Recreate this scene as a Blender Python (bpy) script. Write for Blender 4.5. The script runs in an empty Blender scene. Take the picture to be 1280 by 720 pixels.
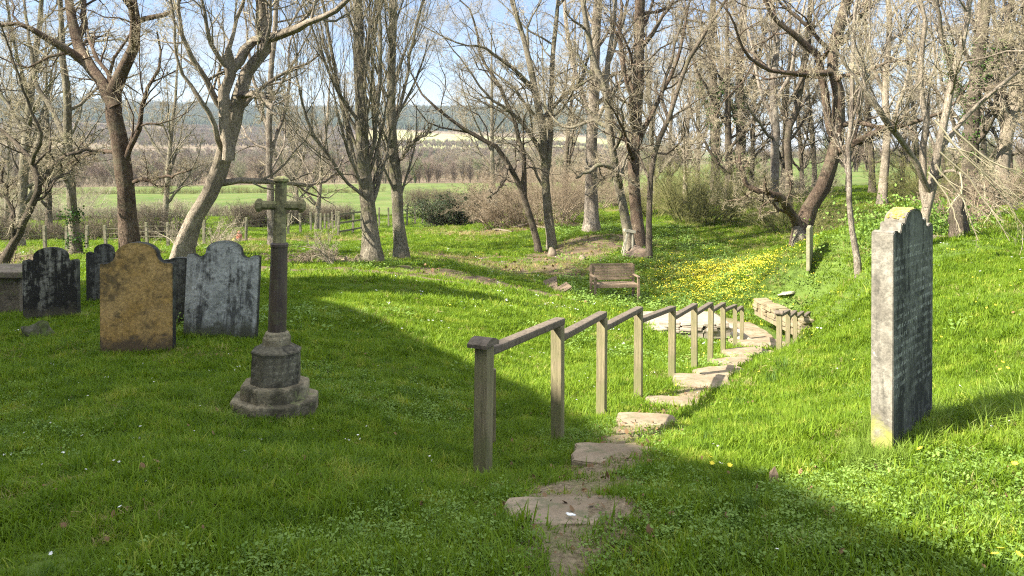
import bpy, bmesh, math, random
import numpy as np
from mathutils import Vector, Matrix
rng = np.random.default_rng(11)
random.seed(5)
C = bpy.context.scene
COL = C.collection
R = math.radians

# ------------------------------------------------------------------ camera, sky, sun, exposure
FPX = 1005.0; HOR = 190.0                        # eye level in the photo's pixels (level camera, lens shifted down)
cam = bpy.data.cameras.new('camera'); cam.sensor_width = 36; cam.lens = FPX/1280*36
cam.clip_start = 0.05; cam.clip_end = 9000
co = bpy.data.objects.new('camera', cam); COL.objects.link(co)
co.location = (0, 0, 0); co.rotation_euler = (math.pi/2, 0, 0); cam.shift_y = -(360-HOR)/1280
C.camera = co

SUN_EL = R(40); LTH = R(24)                     # light travels towards (cos, sin)(LTH)
LX, LY = math.cos(LTH), math.sin(LTH)
sun = bpy.data.lights.new('sun', 'SUN'); sun.energy = 5.0; sun.angle = R(0.55); sun.color = (1, .94, .83)
so = bpy.data.objects.new('sun', sun); COL.objects.link(so)
ldir = Vector((LX*math.cos(SUN_EL), LY*math.cos(SUN_EL), -math.sin(SUN_EL)))
so.rotation_euler = ldir.to_track_quat('-Z', 'Y').to_euler()

SKY_LOW, CLOUD_LOW = .40, 1.55
w = bpy.data.worlds.new('World'); C.world = w; w.use_nodes = True
nt = w.node_tree; nt.nodes.clear()
sky = nt.nodes.new('ShaderNodeTexSky'); sky.sky_type = 'NISHITA'; sky.sun_disc = False
sky.sun_elevation = SUN_EL
sky.sun_rotation = math.atan2(-LX, -LY)          # azimuth of the sun, clockwise from +Y
sky.altitude = 60; sky.air_density = 1.0; sky.dust_density = .3; sky.ozone_density = 1.2
bg = nt.nodes.new('ShaderNodeBackground'); bg.inputs[1].default_value = 0.115
wo = nt.nodes.new('ShaderNodeOutputWorld')
tc = nt.nodes.new('ShaderNodeTexCoord')
mp = nt.nodes.new('ShaderNodeMapping'); mp.inputs['Scale'].default_value = (1.5, 1.5, 6.5)
nz = nt.nodes.new('ShaderNodeTexNoise'); nz.inputs['Scale'].default_value = 2.6; nz.inputs['Detail'].default_value = 9
nz.inputs['Roughness'].default_value = .6; nz.inputs['Distortion'].default_value = .5
sp_ = nt.nodes.new('ShaderNodeSeparateXYZ'); nt.links.new(tc.outputs['Generated'], sp_.inputs[0])
def mr(a, b, c, d):
    q = nt.nodes.new('ShaderNodeMapRange'); q.interpolation_type = 'SMOOTHSTEP'
    for k, v in zip(('From Min', 'From Max', 'To Min', 'To Max'), (a, b, c, d)): q.inputs[k].default_value = v
    nt.links.new(sp_.outputs['Z'], q.inputs['Value']); return q.outputs[0]
cr = nt.nodes.new('ShaderNodeValToRGB'); cr.color_ramp.elements[0].position = .47; cr.color_ramp.elements[1].position = .72
nt.links.new(tc.outputs['Generated'], mp.inputs['Vector']); nt.links.new(mp.outputs[0], nz.inputs['Vector']); nt.links.new(nz.outputs['Fac'], cr.inputs[0])
# low sky dimmed; unseen bright cloud added overhead to light the shade
vm = nt.nodes.new('ShaderNodeVectorMath'); vm.operation = 'SCALE'; nt.links.new(sky.outputs[0], vm.inputs[0]); nt.links.new(mr(.15, .6, SKY_LOW, 1.15), vm.inputs['Scale'])
cc = nt.nodes.new('ShaderNodeCombineColor'); v_ = mr(.3, .62, CLOUD_LOW, 4.3)
for k, sc_ in ((0, 1.0), (1, 1.0), (2, .97)):
    q = nt.nodes.new('ShaderNodeMath'); q.operation = 'MULTIPLY'; q.inputs[1].default_value = sc_; nt.links.new(v_, q.inputs[0]); nt.links.new(q.outputs[0], cc.inputs[k])
ml = nt.nodes.new('ShaderNodeMath'); ml.operation = 'MULTIPLY'; ml.inputs[1].default_value = .75; nt.links.new(cr.outputs[0], ml.inputs[0])
mx = nt.nodes.new('ShaderNodeMix'); mx.data_type = 'RGBA'
mxx = nt.nodes.new('ShaderNodeMath'); mxx.operation = 'MAXIMUM'; nt.links.new(ml.outputs[0], mxx.inputs[0]); nt.links.new(mr(.3, .6, 0, .8), mxx.inputs[1]); nt.links.new(mxx.outputs[0], mx.inputs['Factor']); ti = nt.nodes.new('ShaderNodeVectorMath'); ti.operation = 'MULTIPLY'; ti.inputs[1].default_value = (.84, .93, 1.12); nt.links.new(vm.outputs[0], ti.inputs[0]); nt.links.new(ti.outputs[0], mx.inputs['A']); nt.links.new(cc.outputs[0], mx.inputs['B'])
nt.links.new(mx.outputs['Result'], bg.inputs[0]); nt.links.new(bg.outputs[0], wo.inputs[0])

C.view_settings.view_transform = 'Standard'; C.view_settings.look = 'None'
C.view_settings.exposure = 1.95; C.view_settings.gamma = 1; C.view_settings.use_curve_mapping = False
C.render.engine = 'CYCLES'
C.cycles.max_bounces = 6; C.cycles.diffuse_bounces = 3; C.cycles.transmission_bounces = 3; C.cycles.transparent_max_bounces = 4
C.cycles.use_denoising = False; C.cycles.filter_width = 1.15
C.cycles.sample_clamp_indirect = 4

# ------------------------------------------------------------------ pixels to rays (photo pixels, 1280 x 720)
def ray(px, py):
    return np.array([(px-640)/FPX, 1.0, (HOR-py)/FPX])
def at(px, py, Y):
    r = ray(px, py); return r*(Y/r[1])

# ------------------------------------------------------------------ terrain
ctl = []
for px, py, Y in [(640,720,2.95),(0,720,3.0),(1280,715,2.8),(0,600,4.3),(300,600,4.3),(342,508,6.0),(170,440,8.5),(274,420,9.2),
                  (64,402,11),(0,400,11.4),(128,382,12.3),(400,350,16.5),(200,345,16),(470,327,22),(500,322,24),(560,338,21),(600,375,16),
                  (690,391,15.9),(768,373,23),(700,345,26),(690,316,31),(738,292,33),(787,317,30),(900,370,23),(900,330,28),
                  (850,300,33),(950,280,36),(1012,330,21.5),(1050,300,26),(1073,344,17),(1280,300,16.5),(1190,306,17),(1280,520,4.9),
                  (1172,525,4.8),(1095,572,4.25),(1280,600,3.75),(1280,400,8.5),(1280,345,12.3),(1120,400,10.5),(1003,440,13.4),(1000,500,7.5),
                  (880,560,5.3),(960,600,4.3),(1008,434,15.6),(1040,420,12.8),(1005,388,21),(1060,390,15),(1100,240,48),(1000,240,50),(1250,240,45),
                  (400,300,34),(60,318,27),(60,300,38),(250,300,36),(60,262,72),(400,258,74),(60,235,125),(560,232,115),(400,240,115),
                  (560,285,46),(620,272,50),(450,290,40),(720,262,48),(830,255,52),(560,258,70),(1080,215,90),(1250,215,90),(900,225,90),(750,232,95)]:
    ctl.append(at(px, py, Y))
# handrail posts: (px, distance, z of top, z of ground)
LP = [(px, Y, (HOR-pt)/FPX*Y, (HOR-pt)/FPX*Y-.90) for px, Y, pt in [(604,4.9,426),(697,5.95,404),(752,7.2,395),(798,8.5,388),(840,10,386.5),(868,11.4,382.6),(888,12.9,380.7),(904,14.4,380.7),(919,16,383),(927,17.5,384.6)]]
def wx(px, Y, z): return (px-640)/FPX*Y
LPW = [(wx(p, Y, zg), Y, zt, zg) for p, Y, zt, zg in LP]
RPW = [(wx(p, Y, zt), Y, zt, zg) for p, Y, zt, zg in [(974,14,-2.78,-3.58),(985,15.2,-3.02,-3.84),(994,16.4,-3.27,-4.08),(1003,17.6,-3.52,-4.2),(1011,18.8,-3.77,-4.25)]]
for x, y, zt, zg in LPW+RPW: ctl.append((x, y, zg))
PATH = [(0.11, 2.2, -1.48), (0.19, 3.0, -1.58), (0.28, 3.8, -1.71), (0.66, 5.25, -1.95), (1.01, 6.45, -2.18), (1.49, 7.6, -2.4), (2.03, 8.8, -2.6), (2.53, 9.95, -2.81), (3.1, 11.4, -3.05), (3.67, 12.9, -3.31), (4.28, 14.4, -3.57), (4.72, 16, -3.9), (5.22, 17.5, -4.13), (5.43, 19.2, -4.19), (5.2, 21, -4.13)]
for p in PATH[1:]: ctl.append(p)
for p in [(0,0,-1.52),(3,0,-1.4),(-4,0,-1.6),(-12,2,-1.7),(10,2,-1.0),(0,-8,-1.4),(-12,-8,-1.5),(12,-8,-1.0),(-14,10,-2.2),(-25,20,-3),(-40,40,-4.2),
          (16,10,-.9),(22,20,-1.0),(30,40,-1.6),(50,40,-1.2),(-80,40,-4.4),(-90,90,-5.2),(-60,130,-5.6),(80,90,-.8),(90,130,0),(0,140,-5.2),(60,10,.4),(-60,0,-3),
          (-30,-15,-1.6),(30,-15,-.4),(9,15,-1.9),(12,14,-1.75),(4.4,20.3,-4.2),(3.4,19.2,-4.15),(7.6,19.5,-3.7)]: ctl.append(p)
ctl = np.array(ctl, float)
def _U(r2): return np.where(r2 > 0, r2*np.log(r2+1e-12), 0)
n = len(ctl); XY = ctl[:, :2]
D2 = ((XY[:, None]-XY[None])**2).sum(-1)
# stiffness: distant points may be missed a little more than near ones
lam = 0.02+0.0006*(XY**2).sum(1)
K = _U(D2)+np.diag(lam)
Pm = np.hstack([np.ones((n, 1)), XY])
A = np.block([[K, Pm], [Pm.T, np.zeros((3, 3))]])
sol = np.linalg.solve(A, np.concatenate([ctl[:, 2], np.zeros(3)]))
TW, TA = sol[:n], sol[n:]
_ph = rng.uniform(0, 6.28, (14,)); _dr = rng.uniform(0, 6.28, (14,)); _fr = np.array([.35,.5,.8,1.1,1.5,2.1,2.8,3.6,4.6,5.9,7.3,9,11,14])
def bumps(x, y):
    s = np.zeros_like(x)
    for f, d, p in zip(_fr, _dr, _ph):
        s += np.sin(f*(x*np.cos(d)+y*np.sin(d))+p+1.3*np.sin(.7*f*(y*np.cos(d)-x*np.sin(d))+2*p))*(.035/(f**.8+.6))
    return s
def smooth(a, b, x):
    t = np.clip((x-a)/(b-a), 0, 1); return t*t*(3-2*t)
_fd = np.array([0,100,150,250,330,500,800,1200,1700,1900,2600,6000.])
_fy = np.array([235,231,228,217,207,191,174,156,136.5,136,150,175.])
_fz = (HOR-_fy)/FPX*_fd
_gy = np.array([225,213,209,203,200,197,195,193,191.5,190.8,190.4,190.3])
_gz = (HOR-_gy)/FPX*_fd
def tps(x, y):
    x = np.clip(x, -95, 95); y = np.clip(y, -15, 140)
    out = TA[0]+TA[1]*x+TA[2]*y
    sh = out.shape; xf, yf = x.ravel(), y.ravel(); o = out.ravel().copy()
    for s in range(0, len(xf), 20000):
        e = s+20000
        d2 = (xf[s:e, None]-XY[None, :, 0])**2+(yf[s:e, None]-XY[None, :, 1])**2
        o[s:e] += _U(d2)@TW
    return o.reshape(sh)
def hgt(x, y):
    x = np.atleast_1d(np.asarray(x, float)); y = np.atleast_1d(np.asarray(y, float))
    z = tps(x, y)
    d = np.hypot(x, y)
    az = np.degrees(np.arctan2(x, np.maximum(y, 1e-3)))
    m = smooth(2, 15, az)                        # low plateau and the sea to the right
    far = np.interp(d, _fd, _fz)*(1-m)+np.interp(d, _fd, _gz)*m
    far = far+(np.sin(x*.006+1)*np.cos(y*.0043)*6+np.sin(x*.017+y*.011)*2.2)*smooth(350, 900, d)*(1-m)*.8
    k = smooth(85, 150, d)
    z = z*(1-k)+far*k
    # keep the path smooth
    return z+bumps(x, y)*(1-smooth(60, 120, d))
def ground(x, y): return float(hgt(x, y)[0])
def hit(px, py):
    r = ray(px, py); r = r/r[1]
    Y = np.concatenate([np.arange(2, 60, .05), np.arange(60, 150, .5)])
    P = Y[:, None]*r
    below = P[:, 2] < hgt(P[:, 0], P[:, 1])
    i = int(np.argmax(below)) if below.any() else len(Y)-1
    return P[i]

# ------------------------------------------------------------------ object helpers
def tag(o, label=None, cat=None, group=None, kind=None):
    if label: o['label'] = label
    if cat: o['category'] = cat
    if group: o['group'] = group
    if kind: o['kind'] = kind
    return o
def link(name, me, m, parent=None):
    o = bpy.data.objects.new(name, me); COL.objects.link(o)
    if m is not None: me.materials.append(m)
    if parent is not None: o.parent = parent
    return o
def thing(name, loc, label, cat, group=None, rz=0):
    o = bpy.data.objects.new(name, None); COL.objects.link(o); o.location = loc; o.rotation_euler = (0, 0, rz)
    o.empty_display_size = .1
    return tag(o, label, cat, group)
def npmesh(name, V, F, smooth_=True, attrs=None):
    me = bpy.data.meshes.new(name)
    V = np.asarray(V, np.float32); F = np.asarray(F, np.int32)
    k = F.shape[1]
    me.vertices.add(len(V)); me.vertices.foreach_set('co', V.ravel())
    me.loops.add(F.size); me.loops.foreach_set('vertex_index', F.ravel())
    me.polygons.add(len(F)); me.polygons.foreach_set('loop_start', np.arange(0, F.size, k, dtype=np.int32))
    me.polygons.foreach_set('loop_total', np.full(len(F), k, np.int32))
    if smooth_: me.polygons.foreach_set('use_smooth', np.ones(len(F), bool))
    me.update(calc_edges=True)
    for an, (t, arr) in (attrs or {}).items():
        a = me.attributes.new(an, t, 'POINT')
        a.data.foreach_set({'FLOAT': 'value', 'FLOAT_COLOR': 'color', 'FLOAT_VECTOR': 'vector', 'INT': 'value'}[t], np.asarray(arr).ravel())
    return me
def bmo(name, bm, m, parent=None, smooth_=False):
    me = bpy.data.meshes.new(name); bm.normal_update(); bm.to_mesh(me); bm.free()
    if smooth_:
        for p in me.polygons: p.use_smooth = True
    return link(name, me, m, parent)

# ------------------------------------------------------------------ materials
def mat(name): 
    m = bpy.data.materials.new(name); m.use_nodes = True; t = m.node_tree; t.nodes.clear()
    return m, t
def N(t, kind, **kw):
    nd = t.nodes.new(kind)
    for k, v in kw.items():
        if k in nd.inputs: nd.inputs[k].default_value = v
        else: setattr(nd, k, v)
    return nd
def ramp(t, src, stops):
    r = t.nodes.new('ShaderNodeValToRGB'); e = r.color_ramp.elements
    while len(e) < len(stops): e.new(.5)
    for q, (p, c) in zip(e, stops):
        q.position = p; q.color = (c[0], c[1], c[2], 1) if not isinstance(c, (int, float)) else (c, c, c, 1)
    t.links.new(src, r.inputs[0]); return r.outputs[0]
def mixc(t, f, a, b, mode='MIX'):
    m = t.nodes.new('ShaderNodeMix'); m.data_type = 'RGBA'; m.blend_type = mode
    for s, v in (('Factor', f), ('A', a), ('B', b)):
        i = m.inputs[s]
        if isinstance(v, bpy.types.NodeSocket): t.links.new(v, i)
        elif s == 'Factor': i.default_value = v
        else: i.default_value = (v[0], v[1], v[2], 1)
    return m.outputs['Result']
def coords(t, space='Object', scale=(1, 1, 1)):
    tc = t.nodes.new('ShaderNodeTexCoord')
    mp = t.nodes.new('ShaderNodeMapping'); mp.inputs['Scale'].default_value = scale
    t.links.new(tc.outputs[space], mp.inputs[0]); return mp.outputs[0]
def wpos(t):
    return t.nodes.new('ShaderNodeNewGeometry').outputs['Position']
def noise(t, vec, scale, detail=6, rough=.6, dist=0):
    nd = N(t, 'ShaderNodeTexNoise', Scale=scale, Detail=detail, Roughness=rough, Distortion=dist)
    t.links.new(vec, nd.inputs['Vector']); return nd.outputs['Fac']
def bsdf(t, colr, rough=.85, bumps_=(), spec=.25):
    b = t.nodes.new('ShaderNodeBsdfPrincipled'); b.inputs['Roughness'].default_value = rough
    b.inputs['Specular IOR Level'].default_value = spec
    if isinstance(colr, bpy.types.NodeSocket): t.links.new(colr, b.inputs['Base Color'])
    else: b.inputs['Base Color'].default_value = (*colr, 1)
    prev = None
    for src, st, dist in bumps_:
        bp = t.nodes.new('ShaderNodeBump'); bp.inputs['Strength'].default_value = st; bp.inputs['Distance'].default_value = dist
        t.links.new(src, bp.inputs['Height'])
        if prev is not None: t.links.new(prev, bp.inputs['Normal'])
        prev = bp.outputs[0]
    if prev is not None: t.links.new(prev, b.inputs['Normal'])
    o = t.nodes.new('ShaderNodeOutputMaterial'); t.links.new(b.outputs[0], o.inputs[0])
    return b
def m_bark(name, dark, light, moss=None, mamt=.5, sc=1.0):
    m, t = mat(name)
    v = coords(t, 'Object', (7*sc, 7*sc, 1.8*sc)); v2 = coords(t); n5 = noise(t, v, 9, 6, .8, .6)
    n1 = noise(t, v, 3, 8, .7, 1.5); n2 = noise(t, v2, 1.3, 5, .6)
    c = ramp(t, n1, [(.36, dark), (.62, light)])
    c = mixc(t, ramp(t, n5, [(.40, .9), (.54, 0.)]), c, tuple(x*.5 for x in dark))
    c = mixc(t, ramp(t, n2, [(.40, 0.), (.60, .65)]), c, tuple(x*.55 for x in dark))
    if moss: c = mixc(t, ramp(t, noise(t, v2, 2.1, 6, .7), [(.5, 0.), (.66, mamt)]), c, moss)
    bsdf(t, c, .95, [(n1, 1.0, .06), (n5, .8, .02)], .1); return m
def m_twig(name, a, b):
    m, t = mat(name)
    n1 = noise(t, coords(t), .8, 4, .6)
    bsdf(t, ramp(t, n1, [(.35, a), (.65, b)]), .9, (), .15); return m
def m_leafy(name, a, b, trans=.35, patch=.6, yellow=None):
    """thin green blade: colour varies by clump and by patches of the ground"""
    m, t = mat(name)
    oi = t.nodes.new('ShaderNodeObjectInfo')
    n1 = noise(t, wpos(t), patch*3.2, 6, .72)
    f = t.nodes.new('ShaderNodeMath'); f.operation = 'MULTIPLY_ADD'; t.links.new(oi.outputs['Random'], f.inputs[0]); f.inputs[1].default_value = .55
    g = t.nodes.new('ShaderNodeMath'); g.operation = 'MULTIPLY_ADD'; t.links.new(n1, g.inputs[0]); g.inputs[1].default_value = 2.2; g.inputs[2].default_value = -.87
    t.links.new(g.outputs[0], f.inputs[2])
    stops = [(.05, a), (.75, b)]
    if yellow: stops.append((.97, yellow))
    c = ramp(t, f.outputs[0], stops)
    d = t.nodes.new('ShaderNodeBsdfPrincipled'); d.inputs['Roughness'].default_value = .55; d.inputs['Specular IOR Level'].default_value = .16
    t.links.new(c, d.inputs['Base Color'])
    tr = t.nodes.new('ShaderNodeBsdfTranslucent')
    c2 = mixc(t, 1.0, c, (1.25, 1.2, .55), 'MULTIPLY'); t.links.new(c2, tr.inputs[0])
    mx = t.nodes.new('ShaderNodeMixShader'); mx.inputs[0].default_value = trans
    t.links.new(d.outputs[0], mx.inputs[1]); t.links.new(tr.outputs[0], mx.inputs[2])
    o = t.nodes.new('ShaderNodeOutputMaterial'); t.links.new(mx.outputs[0], o.inputs[0]); return m
def m_plain(name, a, b, sc=6, rough=.85, bump=.3, dist=.01, scale=(1, 1, 1)):
    m, t = mat(name); v = coords(t, 'Object', scale); n1 = noise(t, v, sc, 8, .65)
    bsdf(t, ramp(t, n1, [(.32, a), (.68, b)]), rough, [(n1, bump, dist)]); return m
def m_stone(name, base, alt, stain, stain_lo=.5, zbase=.25, lichen=None, lich_lo=.64, streak=True, stain_amt=.95, base_col=(.05, .045, .03), rows=None):
    """old headstone: blotched body, dark stains running down, mossy foot"""
    m, t = mat(name)
    v = coords(t); vs = coords(t, 'Object', (6, 6, .7) if streak else (1.4, 1.4, 1.4))
    n1 = noise(t, v, 3.2, 9, .68, .4); n2 = noise(t, vs, 1.7, 8, .62, .3); n3 = noise(t, v, 34, 8, .75); n4 = noise(t, v, 9, 8, .7, .5)
    c = ramp(t, n1, [(.38, base), (.60, alt)])
    mm = t.nodes.new('ShaderNodeMath'); mm.operation = 'MULTIPLY_ADD'; t.links.new(n4, mm.inputs[0]); mm.inputs[1].default_value = .45
    q = t.nodes.new('ShaderNodeMath'); q.operation = 'MULTIPLY'; t.links.new(n2, q.inputs[0]); q.inputs[1].default_value = .62
    t.links.new(q.outputs[0], mm.inputs[2])
    c = mixc(t, ramp(t, mm.outputs[0], [(stain_lo-.03, 0.), (stain_lo+.06, stain_amt)]), c, stain)
    c = mixc(t, ramp(t, n3, [(.36, .55), (.6, 0.)]), c, tuple(x*.5 for x in stain))
    if lichen: c = mixc(t, ramp(t, noise(t, v, 7, 8, .75, .6), [(lich_lo, 0.), (lich_lo+.05, .8)]), c, lichen)
    sx = t.nodes.new('ShaderNodeSeparateXYZ'); t.links.new(v, sx.inputs[0])
    zz = t.nodes.new('ShaderNodeMath'); zz.operation = 'MULTIPLY_ADD'; t.links.new(n4, zz.inputs[0]); zz.inputs[1].default_value = .5
    t.links.new(sx.outputs['Z'], zz.inputs[2])
    c = mixc(t, ramp(t, zz.outputs[0], [(zbase+.16, .9), (zbase+.26, 0.)]), c, base_col)
    if rows:
        z0_, z1_, rh = rows
        def mth(op, a, b=None):
            q_ = t.nodes.new('ShaderNodeMath'); q_.operation = op
            for k_, v_ in enumerate((a, b)):
                if v_ is None: continue
                if isinstance(v_, bpy.types.NodeSocket): t.links.new(v_, q_.inputs[k_])
                else: q_.inputs[k_].default_value = v_
            return q_.outputs[0]
        z_ = sx.outputs['Z']; fr_ = mth('FRACT', mth('DIVIDE', z_, rh))
        band = mth('MULTIPLY', mth('GREATER_THAN', fr_, .32), mth('LESS_THAN', fr_, .72)); band = mth('MULTIPLY', band, mth('MULTIPLY', mth('GREATER_THAN', z_, z0_), mth('LESS_THAN', z_, z1_)))
        st_ = ramp(t, noise(t, coords(t, 'Object', (1, 1, .35)), 75, 2, .5), [(.50, 0.), (.56, 1.)])
        ln = mth('MULTIPLY', mth('MULTIPLY', band, st_), ramp(t, n1, [(.42, .0), (.58, .6)])); c = mixc(t, ln, c, tuple(min(1, x*1.9+.06) for x in alt))
    bsdf(t, c, .93, [(n3, .5, .006), (n4, .8, .012)], .15); return m

M = {}
M['bark_dark'] = m_bark('dark bark', (.075, .06, .043), (.28, .225, .165), (.09, .1, .035), .35)
M['bark_red'] = m_bark('red brown bark', (.075, .052, .036), (.29, .21, .15), (.2, .19, .12), .4)
M['bark_grey'] = m_bark('grey bark', (.14, .12, .085), (.42, .365, .265), (.14, .15, .05), .5)
M['bark_pale'] = m_bark('pale bark', (.22, .18, .13), (.55, .46, .35), (.24, .22, .13), .3)
M['bark_birch'] = m_bark('birch bark', (.20, .16, .12), (.55, .48, .38), (.07, .05, .04), .8, .8)
M['twig_tan'] = m_twig('tan twigs', (.22, .185, .115), (.42, .355, .24))
M['twig_grey'] = m_twig('grey twigs', (.20, .17, .12), (.38, .325, .235))
M['twig_dark'] = m_twig('dark twigs', (.07, .055, .04), (.20, .165, .11))
M['twig_pale'] = m_twig('pale twigs', (.26, .22, .14), (.46, .40, .27))
M['twig_brown'] = m_twig('brown brush', (.17, .13, .085), (.32, .255, .175))
M['twig_olive'] = m_twig('olive brush', (.10, .10, .035), (.22, .21, .08))
M['grass'] = m_leafy('grass blades', (.068, .130, .006), (.172, .262, .018), .38, .9, (.32, .35, .06))
M['grass_long'] = m_leafy('long grass', (.12, .20, .02), (.24, .33, .06), .38, .9, (.34, .38, .12))
M['grass_dark'] = m_leafy('dark lush grass', (.05, .10, .012), (.09, .16, .02), .3, .9)
M['dry_grass'] = m_leafy('dry grass', (.22, .20, .07), (.34, .30, .12), .3, .8)
M['weed'] = m_leafy('broad leaves', (.085, .16, .02), (.19, .285, .06), .25, 1.6)
M['ivy'] = m_leafy('ivy leaves', (.02, .06, .012), (.06, .12, .02), .15, 1.5)
M['evergreen'] = m_leafy('evergreen leaves', (.015, .028, .010), (.045, .065, .022), .1, 1.5)
M['daff'] = m_leafy('daffodil leaves', (.055, .11, .018), (.10, .17, .03), .3, 1.5)
M['yellow'] = m_plain('yellow petals', (.72, .60, .03), (.85, .76, .08), 9, .6, 0, .01)
M['white'] = m_plain('white petals', (.7, .7, .68), (.85, .85, .82), 9, .6, 0, .01)
M['leaf_litter'] = m_plain('dead leaves', (.10, .06, .03), (.26, .16, .08), 3, .9, .2)

# ------------------------------------------------------------------ ground sheet
def axis(lo, hi, n_lo, n_hi, step, core):
    a = list(np.arange(-core[0], core[1]+1e-6, step))
    s = step; v = a[-1]
    while v < hi: s *= n_hi; v += s; a.append(v)
    s = step; v = a[0]; pre = []
    while v > lo: s *= n_lo; v -= s; pre.append(v)
    return np.array(pre[::-1]+a)
xs = axis(-4000, 4000, 1.045, 1.045, .13, (9, 9)); ys = axis(-400, 6000, 1.09, 1.03, .13, (1, 26))
GX, GY = np.meshgrid(xs, ys)
GZ = hgt(GX, GY)
nx, ny = len(xs), len(ys)
I = np.arange(nx*ny).reshape(ny, nx)
F = np.stack([I[:-1, :-1], I[:-1, 1:], I[1:, 1:], I[1:, :-1]], -1).reshape(-1, 4)
dist = np.hypot(GX, GY); azd = np.degrees(np.arctan2(GX, np.maximum(GY, .01)))
PA = np.array(PATH)
def path_dist(x, y):
    best = np.full(np.shape(x), 1e9)
    for a, b in zip(PA[:-1, :2], PA[1:, :2]):
        d = b-a; t = np.clip(((x-a[0])*d[0]+(y-a[1])*d[1])/(d@d), 0, 1)
        best = np.minimum(best, np.hypot(x-a[0]-t*d[0], y-a[1]-t*d[1]))
    return best
def blob(x, y, cx, cy, rx, ry, rot=0):
    c, s = math.cos(rot), math.sin(rot); u = (x-cx)*c+(y-cy)*s; v = -(x-cx)*s+(y-cy)*c
    return np.clip(1-np.sqrt((u/rx)**2+(v/ry)**2), 0, 1)
def pxblob(px, py):
    p = hit(px, py); return p[0], p[1]
DIRT = []
for (px, py, rx, ry, rot) in [(650,337,3.6,1.9,.3),(705,320,3.4,1.8,.6),(590,346,3.2,1.1,.1),(745,302,3.4,1.5,.7),(645,285,4.5,1.8,.1),(560,320,3.0,.8,.5),(440,338,3.4,1.0,.05),(700,262,5,.9,0),(800,262,4,1,.2),(380,300,5,1.1,.1),(60,322,9,1.2,0)]:
    cx, cy = pxblob(px, py); DIRT.append((cx, cy, rx, ry, rot))
def pnoise(x, y, f, s):
    r_ = np.random.default_rng(s); o_ = np.zeros(np.shape(x))
    for k in range(5):
        a = r_.uniform(0, 6.28); g_ = f*(1+.6*k); o_ += np.sin(g_*(x*math.cos(a)+y*math.sin(a))+r_.uniform(0, 6)+1.2*np.sin(g_*.6*(y*math.cos(a)-x*math.sin(a))))/(1+.5*k)
    return o_/2.4
def dirt_at(x, y):
    d = np.zeros(np.shape(x))
    for b in DIRT: d = np.maximum(d, np.clip((blob(x, y, *b)+.18*pnoise(x, y, 1.7, 77))*2.6, 0, 1)*(blob(x, y, *b) > 0))
    return d
YEL = [(*pxblob(905, 340), 2.0, 3.2, 0), (*pxblob(870, 345), 1.5, 2.0, 0), (*pxblob(950, 335), 2, 2.5, 0)]
zr = np.maximum(dirt_at(GX, GY), .8*(1-smooth(.15, .42, path_dist(GX, GY))))*(dist < 60)
rnm = np.sin(GX*.02+2)*np.cos(GY*.017)+.5*np.sin(GX*.05-GY*.03)
left = 1-smooth(4, 16, azd)
wood = smooth(128, 145, dist)*left+.55*smooth(60, 80, dist)*(1-left)*(rnm > .2)
pale = np.exp(-((dist-830-40*rnm)/120)**2)*smooth(-12, -8, azd)*left+.5*np.exp(-((dist-640-60*rnm)/50)**2)*left*(azd > -12)
dark = smooth(1000, 1120, dist+rnm*50)*left
zone = np.stack([zr, wood, pale, dark], -1)
m, t = mat('ground'); at_ = N(t, 'ShaderNodeAttribute', attribute_name='zone'); P_ = wpos(t)
sx = t.nodes.new('ShaderNodeSeparateColor'); t.links.new(at_.outputs['Color'], sx.inputs[0])
n1 = noise(t, P_, 1.1, 8, .65); n2 = noise(t, P_, 22, 8, .75); n3 = noise(t, P_, .035, 8, .7); n4 = noise(t, P_, .16, 9, .75)
soil = ramp(t, n2, [(.32, (.07, .05, .03)), (.68, (.20, .15, .095))])
turf = ramp(t, n2, [(.3, (.035, .06, .012)), (.7, (.10, .15, .03))])
turf = mixc(t, ramp(t, n1, [(.35, 0.), (.7, .6)]), turf, (.13, .19, .03))
n6 = noise(t, P_, .45, 9, .8); farturf = mixc(t, ramp(t, n6, [(.42, 0.), (.60, .75)]), ramp(t, n4, [(.38, (.055, .095, .018)), (.62, (.11, .155, .035))]), (.13, .13, .05))
cd = t.nodes.new('ShaderNodeVectorMath'); cd.operation = 'LENGTH'; t.links.new(P_, cd.inputs[0])
dm = t.nodes.new('ShaderNodeMapRange'); dm.inputs['From Min'].default_value = 20; dm.inputs['From Max'].default_value = 45; t.links.new(cd.outputs['Value'], dm.inputs['Value'])
c = mixc(t, dm.outputs[0], turf, farturf)
dn = t.nodes.new('ShaderNodeMath'); dn.operation = 'MULTIPLY_ADD'; t.links.new(n1, dn.inputs[0]); dn.inputs[1].default_value = 1.2
s2 = t.nodes.new('ShaderNodeMath'); s2.operation = 'SUBTRACT'; t.links.new(sx.outputs[0], s2.inputs[0]); s2.inputs[1].default_value = .6; t.links.new(s2.outputs[0], dn.inputs[2])
c = mixc(t, ramp(t, dn.outputs[0], [(.38, 0.), (.62, 1.)]), c, soil)
brown = ramp(t, n4, [(.3, (.09, .07, .045)), (.7, (.25, .19, .13))])
brown = mixc(t, ramp(t, n3, [(.5, 0.), (.62, .6)]), brown, (.12, .12, .06))
c = mixc(t, sx.outputs[1], c, brown)
c = mixc(t, ramp(t, sx.outputs[2], [(.3, 0.), (.55, 1.)]), c, ramp(t, n3, [(.35, (.34, .29, .17)), (.65, (.24, .29, .10))]))
c = mixc(t, at_.outputs['Alpha'], c, ramp(t, n4, [(.3, (.02, .035, .022)), (.7, (.05, .07, .04))]))
bsdf(t, c, .95, [(n2, .6, .02), (n1, .4, .05)], .1)
M['ground'] = m
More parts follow.
